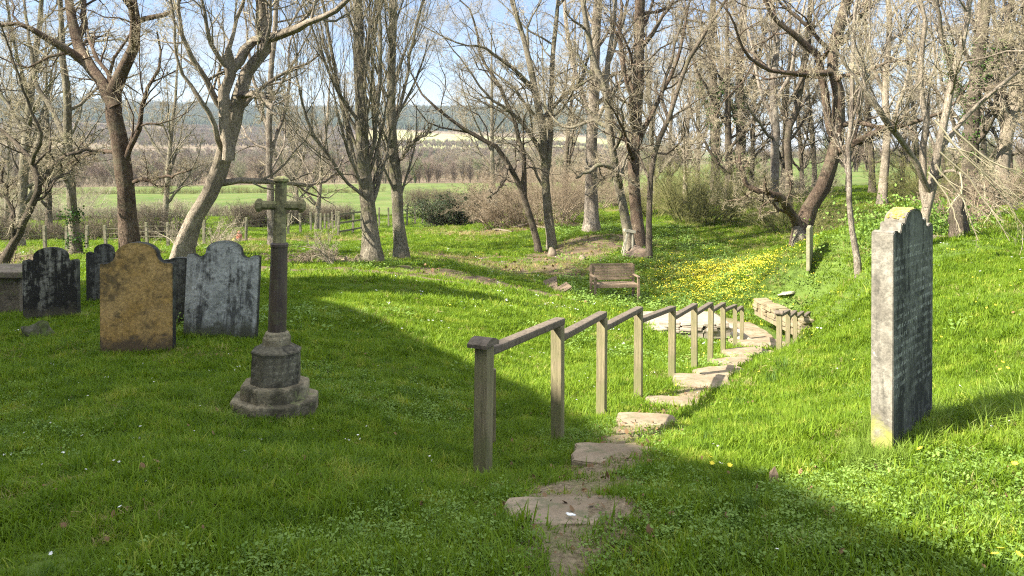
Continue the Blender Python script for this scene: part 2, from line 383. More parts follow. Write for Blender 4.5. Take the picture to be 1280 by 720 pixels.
gm = npmesh('ground', np.stack([GX, GY, GZ], -1).reshape(-1, 3), F, True, {'zone': ('FLOAT_COLOR', zone.astype(np.float32).reshape(-1, 4))})
tag(link('ground', gm, M['ground']), 'grassy churchyard ground running down to fields and hills', kind='structure')
# fast height look-up from the sheet
def gz(x, y):
    x = np.asarray(x, float); y = np.asarray(y, float)
    i = np.clip(np.searchsorted(xs, x)-1, 0, nx-2); j = np.clip(np.searchsorted(ys, y)-1, 0, ny-2)
    u = (x-xs[i])/(xs[i+1]-xs[i]); v = (y-ys[j])/(ys[j+1]-ys[j])
    return GZ[j, i]*(1-u)*(1-v)+GZ[j, i+1]*u*(1-v)+GZ[j+1, i]*(1-u)*v+GZ[j+1, i+1]*u*v

# path: a trodden sheet just above the ground
m, t = mat('trodden path'); P_ = wpos(t)
n1 = noise(t, P_, 3.5, 8, .7); n2 = noise(t, P_, 38, 8, .75)
c = ramp(t, n2, [(.34, (.085, .062, .035)), (.66, (.33, .26, .165))])
c = mixc(t, ramp(t, n1, [(.46, 0.), (.62, .6)]), c, (.13, .15, .045))
bsdf(t, c, .95, [(n2, .9, .015)], .1); M['path'] = m
seg = []
for a, b in zip(PA[:-1], PA[1:]):
    k = max(2, int(np.linalg.norm(b-a)/.1)); seg += [a+(b-a)*i/k for i in range(k)]
seg.append(PA[-1]); seg = np.array(seg); seg = np.stack([np.convolve(np.pad(seg[:, i], 4, 'edge'), np.ones(9)/9, 'valid') for i in range(3)], 1)
tg = np.gradient(seg, axis=0); tg[:, 2] = 0; tg /= np.linalg.norm(tg, axis=1)[:, None]; nr = np.stack([tg[:, 1], -tg[:, 0]], 1)
cols_ = 13; V = []
for i, s in enumerate(seg):
    hw = .33+.05*math.sin(i*.31)+.04*math.sin(i*.83+1)
    for q in np.linspace(-1, 1, cols_):
        x, y = s[0]+nr[i, 0]*hw*q, s[1]+nr[i, 1]*hw*q; V.append((x, y))
V = np.array(V); Z = gz(V[:, 0], V[:, 1])+.006+.008*rng.random(len(V))
I = np.arange(len(V)).reshape(-1, cols_); F = np.stack([I[:-1, :-1], I[:-1, 1:], I[1:, 1:], I[1:, :-1]], -1).reshape(-1, 4)
tag(link('path', npmesh('path', np.c_[V, Z], F), M['path']), 'trodden earth path going down between the slab steps', kind='structure')
#MARK_PATH
# sea to the right, beyond the land (one disc a little below the eye)
m, t = mat('sea'); b = bsdf(t, (.04, .09, .14), .25, [(noise(t, wpos(t), .05, 6, .6), .3, 1.)], .5); M['sea'] = m
gme = npmesh('sea', [[-200, 1500, -12], [9000, 1500, -12], [9000, 9000, -12], [-200, 9000, -12]], [[0, 1, 2, 3]], False)
tag(link('sea', gme, M['sea']), 'distant blue sea beyond the trees on the right', kind='structure')

# ------------------------------------------------------------------ unseen church, its outline shaped to cast the shadow on the near lawn
EDGE0 = hit(1250, 712); 
A0 = np.array([EDGE0[0], EDGE0[1]]); A1 = hit(403, 378)[:2]
e = (A1-A0)/np.linalg.norm(A1-A0); g = np.array([LX, LY]); TE = math.tan(SUN_EL)
PB = A0-g*13.0                                   # the wall plane passes here, along e
def to_wall(p):
    """ground point -> (s along the wall, height) of the edge that shades it"""
    d = np.array(p[:2])-PB
    M2 = np.array([[e[0], g[0]], [e[1], g[1]]]); s, tt = np.linalg.solve(M2, d)
    return s, p[2]+tt*TE
outl = [to_wall(hit(*q)) for q in [(1250,712),(1125,669),(970,596),(793,557),(677,493),(560,443),(483,403),(403,378),(481,369),(557,372),(637,380),(690,391),(616,373),(557,361),(510,354),(463,348),(427,351),(380,354),(330,354),(215,362),(110,366)]]
pts = [(outl[0][0]-16, outl[0][1])]+outl[:8]+[(12.0, 8.75), (12.3, 9.43), (12.75, 10.35), (13.1, 11.3), (13.3, 11.95)]+outl[12:]
pts += [(outl[-1][0]+.02, -3.5), (outl[0][0]-16, -3.5)]
bm = bmesh.new()
fr = [bm.verts.new((PB[0]+e[0]*s, PB[1]+e[1]*s, z)) for s, z in pts]
bk = [bm.verts.new((PB[0]+e[0]*s-g[0]*5, PB[1]+e[1]*s-g[1]*5, z)) for s, z in pts]
from mathutils.geometry import tessellate_polygon
for tri in tessellate_polygon([[Vector((s, z, 0)) for s, z in pts]]):
    bm.faces.new([fr[k] for k in tri]); bm.faces.new([bk[k] for k in tri][::-1])
for i in range(len(fr)): j = (i+1) % len(fr); bm.faces.new((fr[i], bk[i], bk[j], fr[j]))
bmesh.ops.recalc_face_normals(bm, faces=bm.faces)
M['church'] = m_plain('church stone', (.22, .17, .11), (.38, .31, .22), 1.2, .9, .6, .03)
ch = thing('unseen_church', (PB[0], PB[1], -1.6), 'unseen stone church, outline shaped to throw its long shadow over the near lawn', 'church')
wl = bmo('wall', bm, M['church'], ch); wl.location = (-PB[0], -PB[1], 1.6)  # solid extruded from the silhouette that was shaped for its shadow

# ------------------------------------------------------------------ tubes and branches (vectorised)
def norm(a): return a/np.maximum(np.linalg.norm(a, axis=-1, keepdims=True), 1e-9)
def tubes(P, Rr, S, rough=0.0):
    P = np.asarray(P, float); n, k, _ = P.shape
    T = norm(np.gradient(P, axis=1)); d = norm(P[:, -1]-P[:, 0]+1e-6)
    a = norm(np.cross(d, rng.normal(size=(n, 3))))
    a = a[:, None, :]-(a[:, None, :]*T).sum(-1, keepdims=True)*T; a = norm(a); b = np.cross(T, a)
    th = np.arange(S)*2*math.pi/S
    ca, sa = np.cos(th), np.sin(th)
    rr = np.repeat(Rr[:, :, None], S, 2)
    if rough:
        lob = 1+rough*.5*np.sin(3*th+.7)[None, None, :]+rough*.35*np.sin(5*th+1.9)[None, None, :]
        rr = rr*lob*(1+rough*rng.normal(size=rr.shape)*.35)
    V = P[:, :, None, :]+rr[..., None]*(ca[None, None, :, None]*a[:, :, None, :]+sa[None, None, :, None]*b[:, :, None, :])
    base = np.arange(n*k*S).reshape(n, k, S)
    i0 = base[:, :-1, :]; i1 = base[:, 1:, :]
    F = np.stack([i0, np.roll(i0, -1, 2), np.roll(i1, -1, 2), i1], -1).reshape(-1, 4)
    return V.reshape(-1, 3), F
def join(parts):
    Vs, Fs, o = [], [], 0
    for V, F in parts: Vs.append(V); Fs.append(F+o); o += len(V)
    return np.concatenate(Vs), np.concatenate(Fs)
def spawn(P, Rr, n, t0, t1, ang, lenf, K, wig, trop, rf, rmin, lfall=.5, lmax=9., asd=.22, keep=1.0, droop=0.):
    N_, Kp, _ = P.shape
    L = np.linalg.norm(np.diff(P, axis=1), axis=-1).sum(1)
    idx = np.repeat(np.arange(N_), n)
    tt = (np.tile((np.arange(n)+.5)/n, N_)+rng.uniform(-.5, .5, N_*n)/n); tt = t0+(t1-t0)*np.clip(tt, 0, 1)
    if keep < 1: s = rng.random(len(idx)) < keep; idx, tt = idx[s], tt[s]
    q = tt*(Kp-1); k0 = np.minimum(q.astype(int), Kp-2); u = (q-k0)[:, None]
    st = P[idx, k0]*(1-u)+P[idx, k0+1]*u; T = norm(P[idx, k0+1]-P[idx, k0])
    r0 = (Rr[idx, k0]*(1-u[:, 0])+Rr[idx, k0+1]*u[:, 0])
    pr = norm(np.cross(T, rng.normal(size=T.shape)))
    a = rng.normal(ang, asd, len(idx))[:, None]
    d = norm(np.cos(a)*T+np.sin(a)*pr)
    Ln = np.minimum(L[idx]*lenf*(1-lfall*tt)*rng.uniform(.55, 1.35, len(idx)), lmax)
    rs = np.maximum(r0*rf*rng.uniform(.7, 1.1, len(idx)), rmin)
    out = np.empty((len(idx), K, 3)); out[:, 0] = st; cur = st
    for k in range(1, K):
        d = norm(d+rng.normal(size=d.shape)*wig+np.array([0, 0, trop-droop*(k/K)]))
        cur = cur+d*(Ln/(K-1))[:, None]; out[:, k] = cur
    rad = np.maximum(rs[:, None]*(1-.75*np.linspace(0, 1, K)[None]), rmin*.6)
    return out, rad
def resample(pl, rl, K, wob=.0):
    pl = np.array(pl, float); rl = np.array(rl, float)
    # Catmull-Rom through the given joints
    n = len(pl); ex = np.vstack([2*pl[0]-pl[1], pl, 2*pl[-1]-pl[-2]])
    seg = np.linalg.norm(np.diff(pl, axis=0), axis=1); cum = np.r_[0, np.cumsum(seg)]
    s = np.linspace(0, cum[-1], K); i = np.clip(np.searchsorted(cum, s, 'right')-1, 0, n-2); u = ((s-cum[i])/np.maximum(seg[i], 1e-6))[:, None]
    p0, p1, p2, p3 = ex[i], ex[i+1], ex[i+2], ex[i+3]
    o = .5*((2*p1)+(-p0+p2)*u+(2*p0-5*p1+4*p2-p3)*u**2+(-p0+3*p1-3*p2+p3)*u**3)
    if wob: 
        o[1:] += np.cumsum(rng.normal(size=(K-1, 3))*wob*.25, 0)*np.array([1, 1, .5])*.6+rng.normal(size=(K-1, 3))*wob*.4
    return o, np.interp(s, cum, rl)
STY = dict(
 oak =dict(n=(9, 9, 8, 5), ang=(1.0, .9, .8, .75), lf=(.42, .5, .5, .55), wig=(.28, .32, .32, .32), trop=(.04, .03, .03, .02), lmax=(4.0, 2.0, 1.0, .5)),
 wild=dict(n=(9, 9, 8, 5), ang=(.85, .8, .75, .7), lf=(.40, .5, .5, .55), wig=(.20, .23, .26, .28), trop=(.08, .06, .04, .02), lmax=(4.5, 2.2, 1.1, .55)),
 pop =dict(n=(30, 8, 6, 4), ang=(.48, .40, .42, .5), lf=(.40, .4, .45, .5), wig=(.06, .09, .13, .18), trop=(.14, .10, .06, .04), lmax=(4.2, 2.4, 1.2, .6)),
 whip=dict(n=(8, 6, 4, 2), ang=(.5, .5, .5, .5), lf=(.45, .45, .5, .5), wig=(.08, .10, .12, .12), trop=(.08, .05, .03, .02), lmax=(2.5, 1.3, .8, .4)),
)
def build_tree(name, limbs, style, bark, twig, label, group=None, origin=None, dens=1.0, rough=.12, rt=.0033, ext=3.5, parent_ok=True, cat='tree', t0=.18, S=12, levels=4, wob=.05):
    """limbs: list of polylines [(x,y,z,r),...] in world space; the first starts in the ground"""
    st = STY[style]; K = 18; PL, RL = [], []
    for li, lb in enumerate(limbs):
        lb = np.array(lb, float); p, r = lb[:, :3], lb[:, 3]
        if ext and lb[-1, 2] > 1.0:                # goes on above the frame
            d = norm(p[-1]-p[-2]); d = norm(d+np.array([0, 0, .5]))
            e1 = p[-1]+d*ext*.5+rng.normal(size=3)*.25; e2 = e1+norm(d+rng.normal(size=3)*.25)*ext*.5
            p = np.vstack([p, e1, e2]); r = np.r_[r, r[-1]*.6, r[-1]*.18]
        a, b = resample(p, r, K, wob*(.6 if li == 0 else 1)); PL.append(a); RL.append(b)
    P0, R0 = np.array(PL), np.array(RL)
    # flare at the foot of the stem
    h = P0[0, :, 2]-P0[0, 0, 2]; R0[0] *= 1+.5*np.exp(-np.maximum(h-.25, 0)/.25)
    org = np.array(origin if origin is not None else P0[0, 0])
    o = thing(name, tuple(org), label, cat, group)
    V, F = tubes(P0-org, R0, S, rough)
    tr = link('trunk', npmesh('trunk', V, F), bark, o)
    parts = []; P, Rr = P0, R0
    Ss = (6, 4, 3, 3); Ks = (8, 6, 4, 3)
    for lv in range(levels):
        n_ = max(1, int(round(st['n'][lv]*(dens if lv < 3 else 1))))
        P, Rr = spawn(P, Rr, n_, t0 if lv == 0 else .15, .98, st['ang'][lv], st['lf'][lv], Ks[lv], st['wig'][lv], st['trop'][lv], (.34 if style == 'pop' and lv == 0 else (.5, .55, .6, .7)[lv]),
                      (rt*2.6, rt*1.6, rt, rt*.8)[lv], lmax=st['lmax'][lv])
        g_ = P[:, :, 2].min(1) > org[2]+.25
        P, Rr = P[g_], Rr[g_]
        parts.append(tubes(P-org, Rr, Ss[lv]))
    V, F = join(parts[:2]); link('branches', npmesh('branches', V, F), bark, o)
    V, F = join(parts[2:]); link('twigs', npmesh('twigs', V, F), twig, o)
    return o
def PX(Y, *pts):
    """limb from photo pixels: (px, py, radius in px[, extra depth])"""
    out = []
    for q in pts:
        dd = q[3] if len(q) > 3 else 0
        p = at(q[0], q[1], Y+dd); out.append((*p, q[2]*(Y+dd)*.90/FPX))
    return out
def stem(Y, *pts):
    l = PX(Y, *pts); x, y, z, r = l[0]
    z = min(z, ground(x, y)); return [(x, y, z-.15, r)]+[(x, y, z+.05, r)]+l[1:]
def copy_tree(o, loc, rz, sc, label, group):
    c = o.copy(); COL.objects.link(c); c.location = loc; c.rotation_euler = (0, 0, rz); c.scale = (sc, sc, sc)
    c['label'] = label
    if group: c['group'] = group
    for ch_ in list(o.children):
        d = ch_.copy(); COL.objects.link(d); d.parent = c
    return c

#TREES
T_ = build_tree
T_('bare_tree', [stem(21, (163,312,13), (159,260,12), (153,200,11.5), (146,160,11), (140,118,10.5,.1), (150,95,9,.1), (163,72,8,.1), (171,40,7.5,0), (166,12,7,-.2), (158,-30,6,-.4)),
    PX(21, (144,135,9), (128,105,8,.2), (108,78,8,.5), (96,55,7,.8), (88,20,6,1), (80,-20,5,1.2)),
    PX(21, (108,80,6,.5), (80,60,5,.2), (48,42,4,-.2), (20,30,3,-.4), (-20,28,2,-.5)),
    PX(21, (171,28,4,0), (190,22,3.5,-.2), (208,18,3,-.3), (222,2,2,-.4)),
    PX(21, (96,50,5,.8), (105,25,4,1.2), (104,0,3.5,1.6)),
    PX(21, (162,230,3,0), (175,224,2.6,-.2), (205,222,2,-.4), (240,212,1.3,-.5)),
    PX(21, (163,175,2.6,0), (172,160,2,-.2), (178,135,1.2,-.3)),
    PX(21, (143,190,3,0), (118,190,2.2,.3), (92,200,1.6,.5), (70,215,1,.7))],
    'oak', M['bark_red'], M['twig_tan'], 'big bare tree with a reddish crooked trunk forking behind the ochre headstone')
T_('bare_tree', [stem(24, (95,316,7), (91,270,6), (89,225,6), (86,180,5.5), (84,120,5), (78,60,4), (76,0,3)),
    PX(24, (86,180,4), (72,150,3.4,.3), (50,110,3,.6), (40,60,2.4,.9)), PX(24, (88,230,3), (70,215,2,-.3), (40,200,1.5,-.6))],
    'wild', M['bark_grey'], M['twig_tan'], 'slender bare tree with ivy foot just left of the big reddish trunk')
T_('bare_tree', [stem(19, (0,312,6), (28,282,5), (47,235,4.5), (40,205,4,.1), (28,190,3,.3), (8,170,2.2,.5), (-15,150,1.5,.6)),
    PX(19, (47,234,4), (68,208,3.4,.2), (84,196,3,.3), (104,190,2.4,.4), (120,188,1.5,.5)),
    PX(19, (40,205,3), (50,170,2.4,-.3), (36,130,1.8,-.5)), PX(19, (18,290,2.4), (10,250,2,.4), (-5,200,1.4,.6))],
    'oak', M['bark_dark'], M['twig_pale'], 'low leaning bare tree at the left edge behind the table tomb')
T_('bare_tree', [stem(19.5, (226,326,13.5), (238,282,11.5), (262,240,11), (272,215,12.5,.1), (283,190,10.5,.1), (287,162,11.5,.1), (294,130,9.5,.2), (308,95,8,.2), (328,62,8,.2), (326,20,7,.3), (322,-20,6,.4)),
    PX(19.5, (284,200,8,-.3), (283,150,7.5,-.3), (284,100,7,-.3), (285,62,6.5,-.3), (286,55,3,-.3)),
    PX(19.5, (286,92,6,-.3), (302,70,6,0), (318,52,6,.3), (345,47,5.5,0), (365,38,5,-.3), (390,24,4,-.6), (430,4,3,-.8)),
    PX(19.5, (300,118,5,0), (322,120,4.5,-.4), (330,125,3.5,-.7), (345,140,2,-1)),
    PX(19.5, (280,190,4,0), (265,150,3,-.5), (240,110,2.4,-.8), (222,60,1.8,-1))],
    'wild', M['bark_pale'], M['twig_pale'], 'thick pale leaning tree with a cut stub, behind the blue-grey headstone', rough=.3, wob=.09)
T_('bare_tree', [stem(28, (340,310,5), (338,260,5), (336,200,4.5), (337,120,4), (342,50,3.5), (345,-10,3)),
    PX(28, (337,170,3), (325,130,2.4,.4), (312,80,2,.7)), PX(28, (337,200,3), (350,160,2.4,.4), (362,110,2,.7))],
    'wild', M['bark_birch'], M['twig_tan'], 'thin tree with a whitish trunk directly behind the stone cross')
T_('bare_tree', [stem(22, (467,327,13), (463,290,11), (458,240,10), (452,180,9), (450,110,8), (448,50,7), (446,-10,6)),
    PX(22, (461,250,3.2), (442,195,2.8,.3), (428,130,2.5,.5), (412,50,2.2,.8), (402,-10,1.8,1)),
    PX(22, (456,215,3.6), (470,150,3.2,-.3), (474,70,2.8,-.4), (470,-10,2.2,-.5)),
    PX(22, (460,250,2.4), (434,225,2,-.4), (405,190,2.4,-.8), (375,130,1.8,-1))],
    'pop', M['bark_grey'], M['twig_tan'], 'stout bare tree with many upright shoots, left one of the central pair', t0=.1)
T_('bare_tree', [stem(24, (502,322,9), (498,275,8), (494,225,7.5), (490,170,7), (488,110,6), (490,50,5.5), (492,-10,5)),
    PX(24, (494,210,2.4), (515,180,2,-.3), (538,165,2,-.5)), PX(24, (490,170,2.6), (503,120,2.3,.3), (516,60,2,.5), (530,0,2,.7)),
    PX(24, (492,190,2.2), (477,150,2,.5), (462,90,2,.8))],
    'pop', M['bark_grey'], M['twig_tan'], 'slim straight dark trunk, right one of the central pair', t0=.15)
T_('bare_tree', [stem(31, (674,319,4.5), (667,285,4.5), (660,262,4.5), (652,235,4), (636,205,3.6,-.4), (622,185,3.2,-.6), (600,172,3,-.8), (575,158,2.6,-1), (552,140,2.2,-1.2), (528,118,1.4,-1.4)),
    PX(31, (655,245,4), (655,210,3.4,.3), (645,160,3,.5), (625,110,2.6,.8), (600,70,2,1)), PX(31, (636,205,2.6,-.4), (628,230,2,-.8), (610,248,1.4,-1.2))],
    'oak', M['bark_dark'], M['twig_grey'], 'thin leaning tree sending a long dark branch out to the left')
T_('bare_tree', [stem(31.5, (690,316,6.5), (686,270,6), (681,225,5.5), (680,190,5), (676,150,5), (668,110,4.5), (660,70,4), (645,20,3), (635,-20,2.5)),
    PX(31.5, (682,225,4), (688,180,4,.2), (690,120,3.5,.4), (694,50,3,.6), (700,-10,2.4,.8)),
    PX(31.5, (680,195,3.4), (665,170,3,-.3), (640,140,2.4,-.7), (615,125,1.8,-1)),
    PX(31.5, (676,150,3.2), (700,125,2.8,.5), (728,100,2.2,.9)), PX(31.5, (668,110,3), (640,85,2.4,-.4), (605,60,1.8,-.8), (575,55,1.2,-1))],
    'wild', M['bark_grey'], M['twig_tan'], 'forked bare tree with the cut log round at its foot', dens=1.15)
T_('bare_tree', [stem(34, (739,292,11), (739,265,9.5), (739,220,8.5), (740,170,8), (742,120,7.5), (744,60,6.5), (748,-10,6)),
    PX(34, (740,150,4), (725,110,3.4,.4), (712,60,3,.8), (705,0,2.4,1)), PX(34, (742,120,4), (760,80,3.4,-.3), (778,30,2.6,-.5))],
    'wild', M['bark_birch'], M['twig_grey'], 'smooth grey mottled trunk standing on the mound beyond the bench', rough=.06, t0=.3)
T_('bare_tree', [stem(30, (789,306,7), (781,275,6.5), (776,240,6), (767,200,5.5), (762,160,5.5), (757,115,5), (742,75,4.5), (735,40,4), (728,-10,3)),
    PX(30, (776,240,4), (772,215,3.4,-.5), (752,206,3,-.9), (735,214,2.4,-1.2), (720,222,1.6,-1.4)),
    PX(30, (757,118,4), (760,80,3.6,.4), (768,30,3,.7), (770,-10,2.4,.9)), PX(30, (762,160,3), (740,150,2.6,.4), (715,160,2,.8), (695,150,1.5,1))],
    'oak', M['bark_grey'], M['twig_tan'], 'twisting grey tree with drooping contorted branches beside the white trestle', dens=1.1)
T_('bare_tree', [stem(31, (799,304,9), (795,265,8.5), (792,220,8), (793,170,8), (796,120,8), (798,60,7.5), (800,-10,7)),
    PX(31, (793,190,4), (810,150,3.4,-.4), (830,110,2.8,-.6), (850,60,2.2,-.8)), PX(31, (796,120,4), (782,90,3.4,.5), (775,40,2.6,.8))],
    'wild', M['bark_red'], M['twig_grey'], 'tall reddish dark trunk behind the white trestle', t0=.25)
T_('bare_tree', [stem(29, (811,306,4.5), (812,270,4), (813,225,4), (820,185,3.6), (836,150,3.4,-.2), (848,110,3,-.3), (862,70,3,-.4), (885,35,2.6,-.6), (905,5,2,-.8)),
    PX(29, (836,150,2.6,-.2), (826,120,2.4,.2), (838,80,2,.4), (850,30,1.6,.6))],
    'oak', M['bark_dark'], M['twig_tan'], 'slim crooked tree curving right from beside the white trestle')
T_('bare_tree', [stem(24, (1003,312,14), (1001,285,12), (1010,262,10.5), (1026,235,10), (1040,195,9.5), (1046,160,8.5), (1047,120,8,.1), (1040,85,7,.1), (1044,45,8,.2), (1058,0,7,.3), (1066,-30,6,.4)),
    PX(24, (1044,180,6,.3), (1034,140,5.5,.4), (1028,95,5,.4), (1022,68,5,.4), (1000,50,4,.2), (975,28,3.4,0), (955,0,2.6,-.2)),
    PX(24, (1044,190,4.5,0), (1062,183,4.5,-.4), (1082,172,4,-.8), (1108,158,3,-1), (1125,150,2,-1.2)),
    PX(24, (1002,292,7,0), (990,268,5.5,-.4), (975,248,5,-.8), (958,238,4.5,-1), (940,236,3.6,-1), (928,218,3,-1), (922,192,2.2,-.9)),
    PX(24, (1040,90,5,.1), (1018,92,4,-.4), (985,92,3.2,-.8), (950,82,2.6,-1), (930,60,2,-1.2)), PX(24, (1044,60,4,.2), (1070,30,3,.6), (1090,-10,2,.9))],
    'oak', M['bark_red'], M['twig_tan'], 'massive split leaning tree rising behind the small cream headstone', rough=.22, dens=.95)
T_('birch_tree', [stem(17, (1074,346,4.2), (1068,310,3.8), (1063,270,3.6), (1061,225,3.4), (1063,180,3.2), (1066,120,3), (1068,60,2.6), (1072,0,2.2)),
    PX(17, (1061,225,2), (1052,190,1.7,.2), (1040,150,1.3,.3)), PX(17, (1064,150,2), (1075,110,1.7,-.2), (1085,60,1.3,-.3))],
    'whip', M['bark_birch'], M['twig_pale'], 'thin pale mottled sapling just left of the tall dark headstone', rough=.08, dens=1.3)
T_('bare_tree', [stem(16, (1152,330,6.5), (1156,280,6), (1163,235,6), (1172,195,5.5), (1181,150,5), (1192,100,4.5), (1205,40,4), (1215,-20,3)),
    PX(16, (1158,260,5), (1154,215,4.5,.2), (1156,150,4,.3), (1153,90,3.4,.4), (1158,20,2.8,.5)),
    PX(16, (1162,240,4,0), (1145,205,4,-.3), (1122,172,4,-.6), (1100,140,4.5,-.9), (1084,113,4,-1), (1080,108,2,-1)),
    PX(16, (1172,195,3.4,0), (1200,155,3.2,.3), (1235,120,3,.5), (1262,95,2.4,.7), (1290,70,1.8,.9)),
    PX(16, (1192,100,3), (1180,60,2.6,-.4), (1170,10,2,-.7)), PX(16, (1165,225,2.6), (1190,215,2,-.4), (1230,235,1.6,-.8), (1270,262,1.2,-1))],
    'wild', M['bark_pale'], M['twig_pale'], 'pale many-stemmed tree just behind the tall dark headstone', dens=.9)
T_('bare_tree', [stem(38, (1103,236,6), (1107,200,5.5), (1110,160,5), (1106,110,4.5), (1112,50,4), (1110,-10,3)), PX(38, (1108,170,3), (1125,130,2.5), (1140,80,2)), PX(38, (1107,120,3), (1090,80,2.5), (1080,30,2))],
    'wild', M['bark_pale'], M['twig_grey'], 'pale trunk standing by itself against the green field')
T_('bare_tree', [stem(33, (1212,250,11), (1214,190,10), (1216,140,9), (1222,90,8), (1228,40,7), (1232,-10,6)), PX(33, (1216,150,5), (1195,110,4,.4), (1180,60,3,.8)), PX(33, (1220,110,5), (1245,70,4,-.4), (1260,20,3,-.6))],
    'wild', M['bark_dark'], M['twig_grey'], 'thick ivy-clad trunk with a dark fork near the right edge')
T_('bare_tree', [stem(33, (1250,240,9), (1256,190,8.5), (1264,150,8), (1270,110,7), (1282,60,6), (1290,0,5)), PX(33, (1264,150,5), (1280,120,4,-.3), (1300,90,3,-.5)), PX(33, (1258,180,4), (1248,120,3,.6), (1246,60,2.4,1))],
    'wild', M['bark_pale'], M['twig_grey'], 'pale leaning trunk at the far right edge above the brambles')
for px, Y, r, lab in [(893,44,6.5,'ivy-covered upright trunk above the olive bush'), (925,46,7,'dark ivy-grown trunk between the olive bush and pale poles'),
                  (968,38,6,'tall pale pole-like tree left of the massive leaning tree'), (985,40,5,'slim tree forking beside the tall pale pole-like tree')]:
    top = [(px+rng.uniform(-4, 4), 110, r*.85), (px+rng.uniform(-8, 8), 50, r*.7), (px+rng.uniform(-10, 10), -10, r*.6)]
    if px == 985: top = [(998,130,4.5), (1008,60,4), (1015,-10,3)]
    T_('bare_tree', [stem(Y, (px, 250, r), (px+1, 210, r), (px+1, 165, r*.95), *top), PX(Y, (px+1, 160, r*.5), (px-18, 110, r*.4, .5), (px-30, 50, r*.3, 1)),
        PX(Y, (px+1, 130, r*.5), (px+20, 90, r*.4, -.5), (px+32, 30, r*.3, -1))], 'wild', M['bark_birch'] if px in (968,) else M['bark_dark'], M['twig_grey'], lab, t0=.25)

# four kinds of wood tree for the crowded background, then copies
protos = []
for k in range(4):
    H = 13; lean = rng.uniform(-1, 1, 2); sty = ('wild', 'oak', 'wild', 'pop')[k]
    l0 = [(0, 0, -.2, .2), (.1*lean[0], 0, 1, .18), (.3*lean[0], .2*lean[1], 3.5, .15), (.6*lean[0], .5*lean[1], 6, .12), (lean[0], lean[1], 9, .08), (1.2*lean[0], lean[1], H, .03)]
    ls = [l0]
    for h in (1.6, 2.8, 4, 5.3, 6.5):
        a = rng.uniform(0, 6.28); x0 = .1*lean[0]+h*.09*lean[0]; L_ = rng.uniform(2, 3.4); rr = .11*(1-h/12)
        ls.append([(x0, h*.06*lean[1], h, rr), (x0+math.cos(a)*L_*.4, math.sin(a)*L_*.4, h+L_*.5, rr*.8), (x0+math.cos(a)*L_*.8, math.sin(a)*L_*.8, h+L_*1.2, rr*.5), (x0+math.cos(a)*L_, math.sin(a)*L_, h+L_*1.9, rr*.2)])
    protos.append(build_tree('wood_tree', ls, sty, M[('bark_grey', 'bark_dark', 'bark_pale', 'bark_grey')[k]], M[('twig_grey', 'twig_tan', 'twig_grey', 'twig_tan')[k]],
                             'one of the bare trees crowded together at the back of the churchyard', 'bare trees crowded at the back', origin=(0, 0, 0), ext=0, t0=.12, dens=1.0, rt=.006))
spots = []
for px, Y in [(615,58),(706,50),(770,58),(818,48),(835,58),(856,46),(872,57),(917,60),(940,48),(1003,52),(1018,60),
              (1128,50),(1180,56),(1232,46),(1090,46),(1150,42),(1205,36),(1262,40),(980,50),(1290,40),(1300,30),(1345,26),(690,66),(912,42),(1060,50),
              (22,33),(62,42),(8,48),(205,50),(396,48),(372,58)]:
    spots.append((px, Y))
GB = 'bare trees crowded at the back'
for i, (px, Y) in enumerate(spots):
    x = (px-640)/FPX*Y; z = ground(x, Y)
    rz = rng.uniform(0, 6.28); sc = rng.uniform(.75, 1.15)
    lab = 'one of the bare trees crowded together at the back of the churchyard' if px > 500 else 'one of the thin bare trees scattered behind the left headstones'
    grp = GB if px > 500 else 'thin bare trees behind the left headstones'
    if i < 4:
        o = protos[i]; o.location = (x, Y, z); o.rotation_euler = (0, 0, rz); o.scale = (sc,)*3
    else: copy_tree(protos[int(rng.integers(0, 4))], (x, Y, z), rz, sc, lab, grp)

# ------------------------------------------------------------------ shrubs
def shrub(name, px, py, Y, wpx, hpx, twig, label, n=18, cat='bush', dens=1.0, droop=0., levels=3, rt=.004, group=None, ang=.75, depth=None, yl=None):
    x, y, _ = at(px, py, Y); zb = ground(x, y); W = wpx*Y/FPX; H = hpx*Y/FPX
    P = []; Rr = []
    for i in range(n):
        a = rng.uniform(0, 6.28); q = math.sqrt(rng.random()); bx = math.cos(a)*q*W*.38; by = math.sin(a)*q*(depth or W*.6)*.38
        out = rng.uniform(.3, 1.0); L_ = H*rng.uniform(.55, 1.0)*(1.0 if out < .8 else .8)
        d = norm(np.array([math.cos(a)*out*math.sin(ang), math.sin(a)*out*math.sin(ang), 1.0]))
        cur = np.array([bx, by, ground(x+bx, y+by)-zb-.05]); pts = [cur]
        for k in range(7):
            d = norm(d+rng.normal(size=3)*.16+np.array([math.cos(a)*.08, math.sin(a)*.08, -droop*k*.1])); cur = cur+d*L_/6.5; pts.append(cur)
        P.append(pts); Rr.append(np.linspace(.022, .006, 8)*rng.uniform(.7, 1.2))
    P = np.array(P); Rr = np.array(Rr); org = (x, y, zb)
    parts = [tubes(P, Rr, 4)]; A_, B_ = P, Rr
    cfg = [(9, .7, .5, 5), (7, .7, .5, 4), (5, .7, .5, 3)]
    for lv in range(levels):
        nn, an, lf, kk = cfg[lv]
        A_, B_ = spawn(A_, B_, max(1, int(nn*dens)), .05, .98, an, lf, kk, .2, .02, .65, rt*(1.4, 1, .8)[lv], lmax=H*.6, droop=droop*.5)
        parts.append(tubes(A_, B_, 3))
    V, F = join(parts)
    o = link(name, npmesh(name, V, F), twig); o.location = org
    return tag(o, label, cat, group)
shrub('brush_thicket', 665,268,38,150,84, M['twig_brown'], 'big brown leafless thicket left of the forked bare tree', n=95, dens=1.2, depth=4)
shrub('brush_thicket', 590,245,52,70,36, M['twig_brown'], 'brown thicket at the far end of the small field', n=34, depth=3)
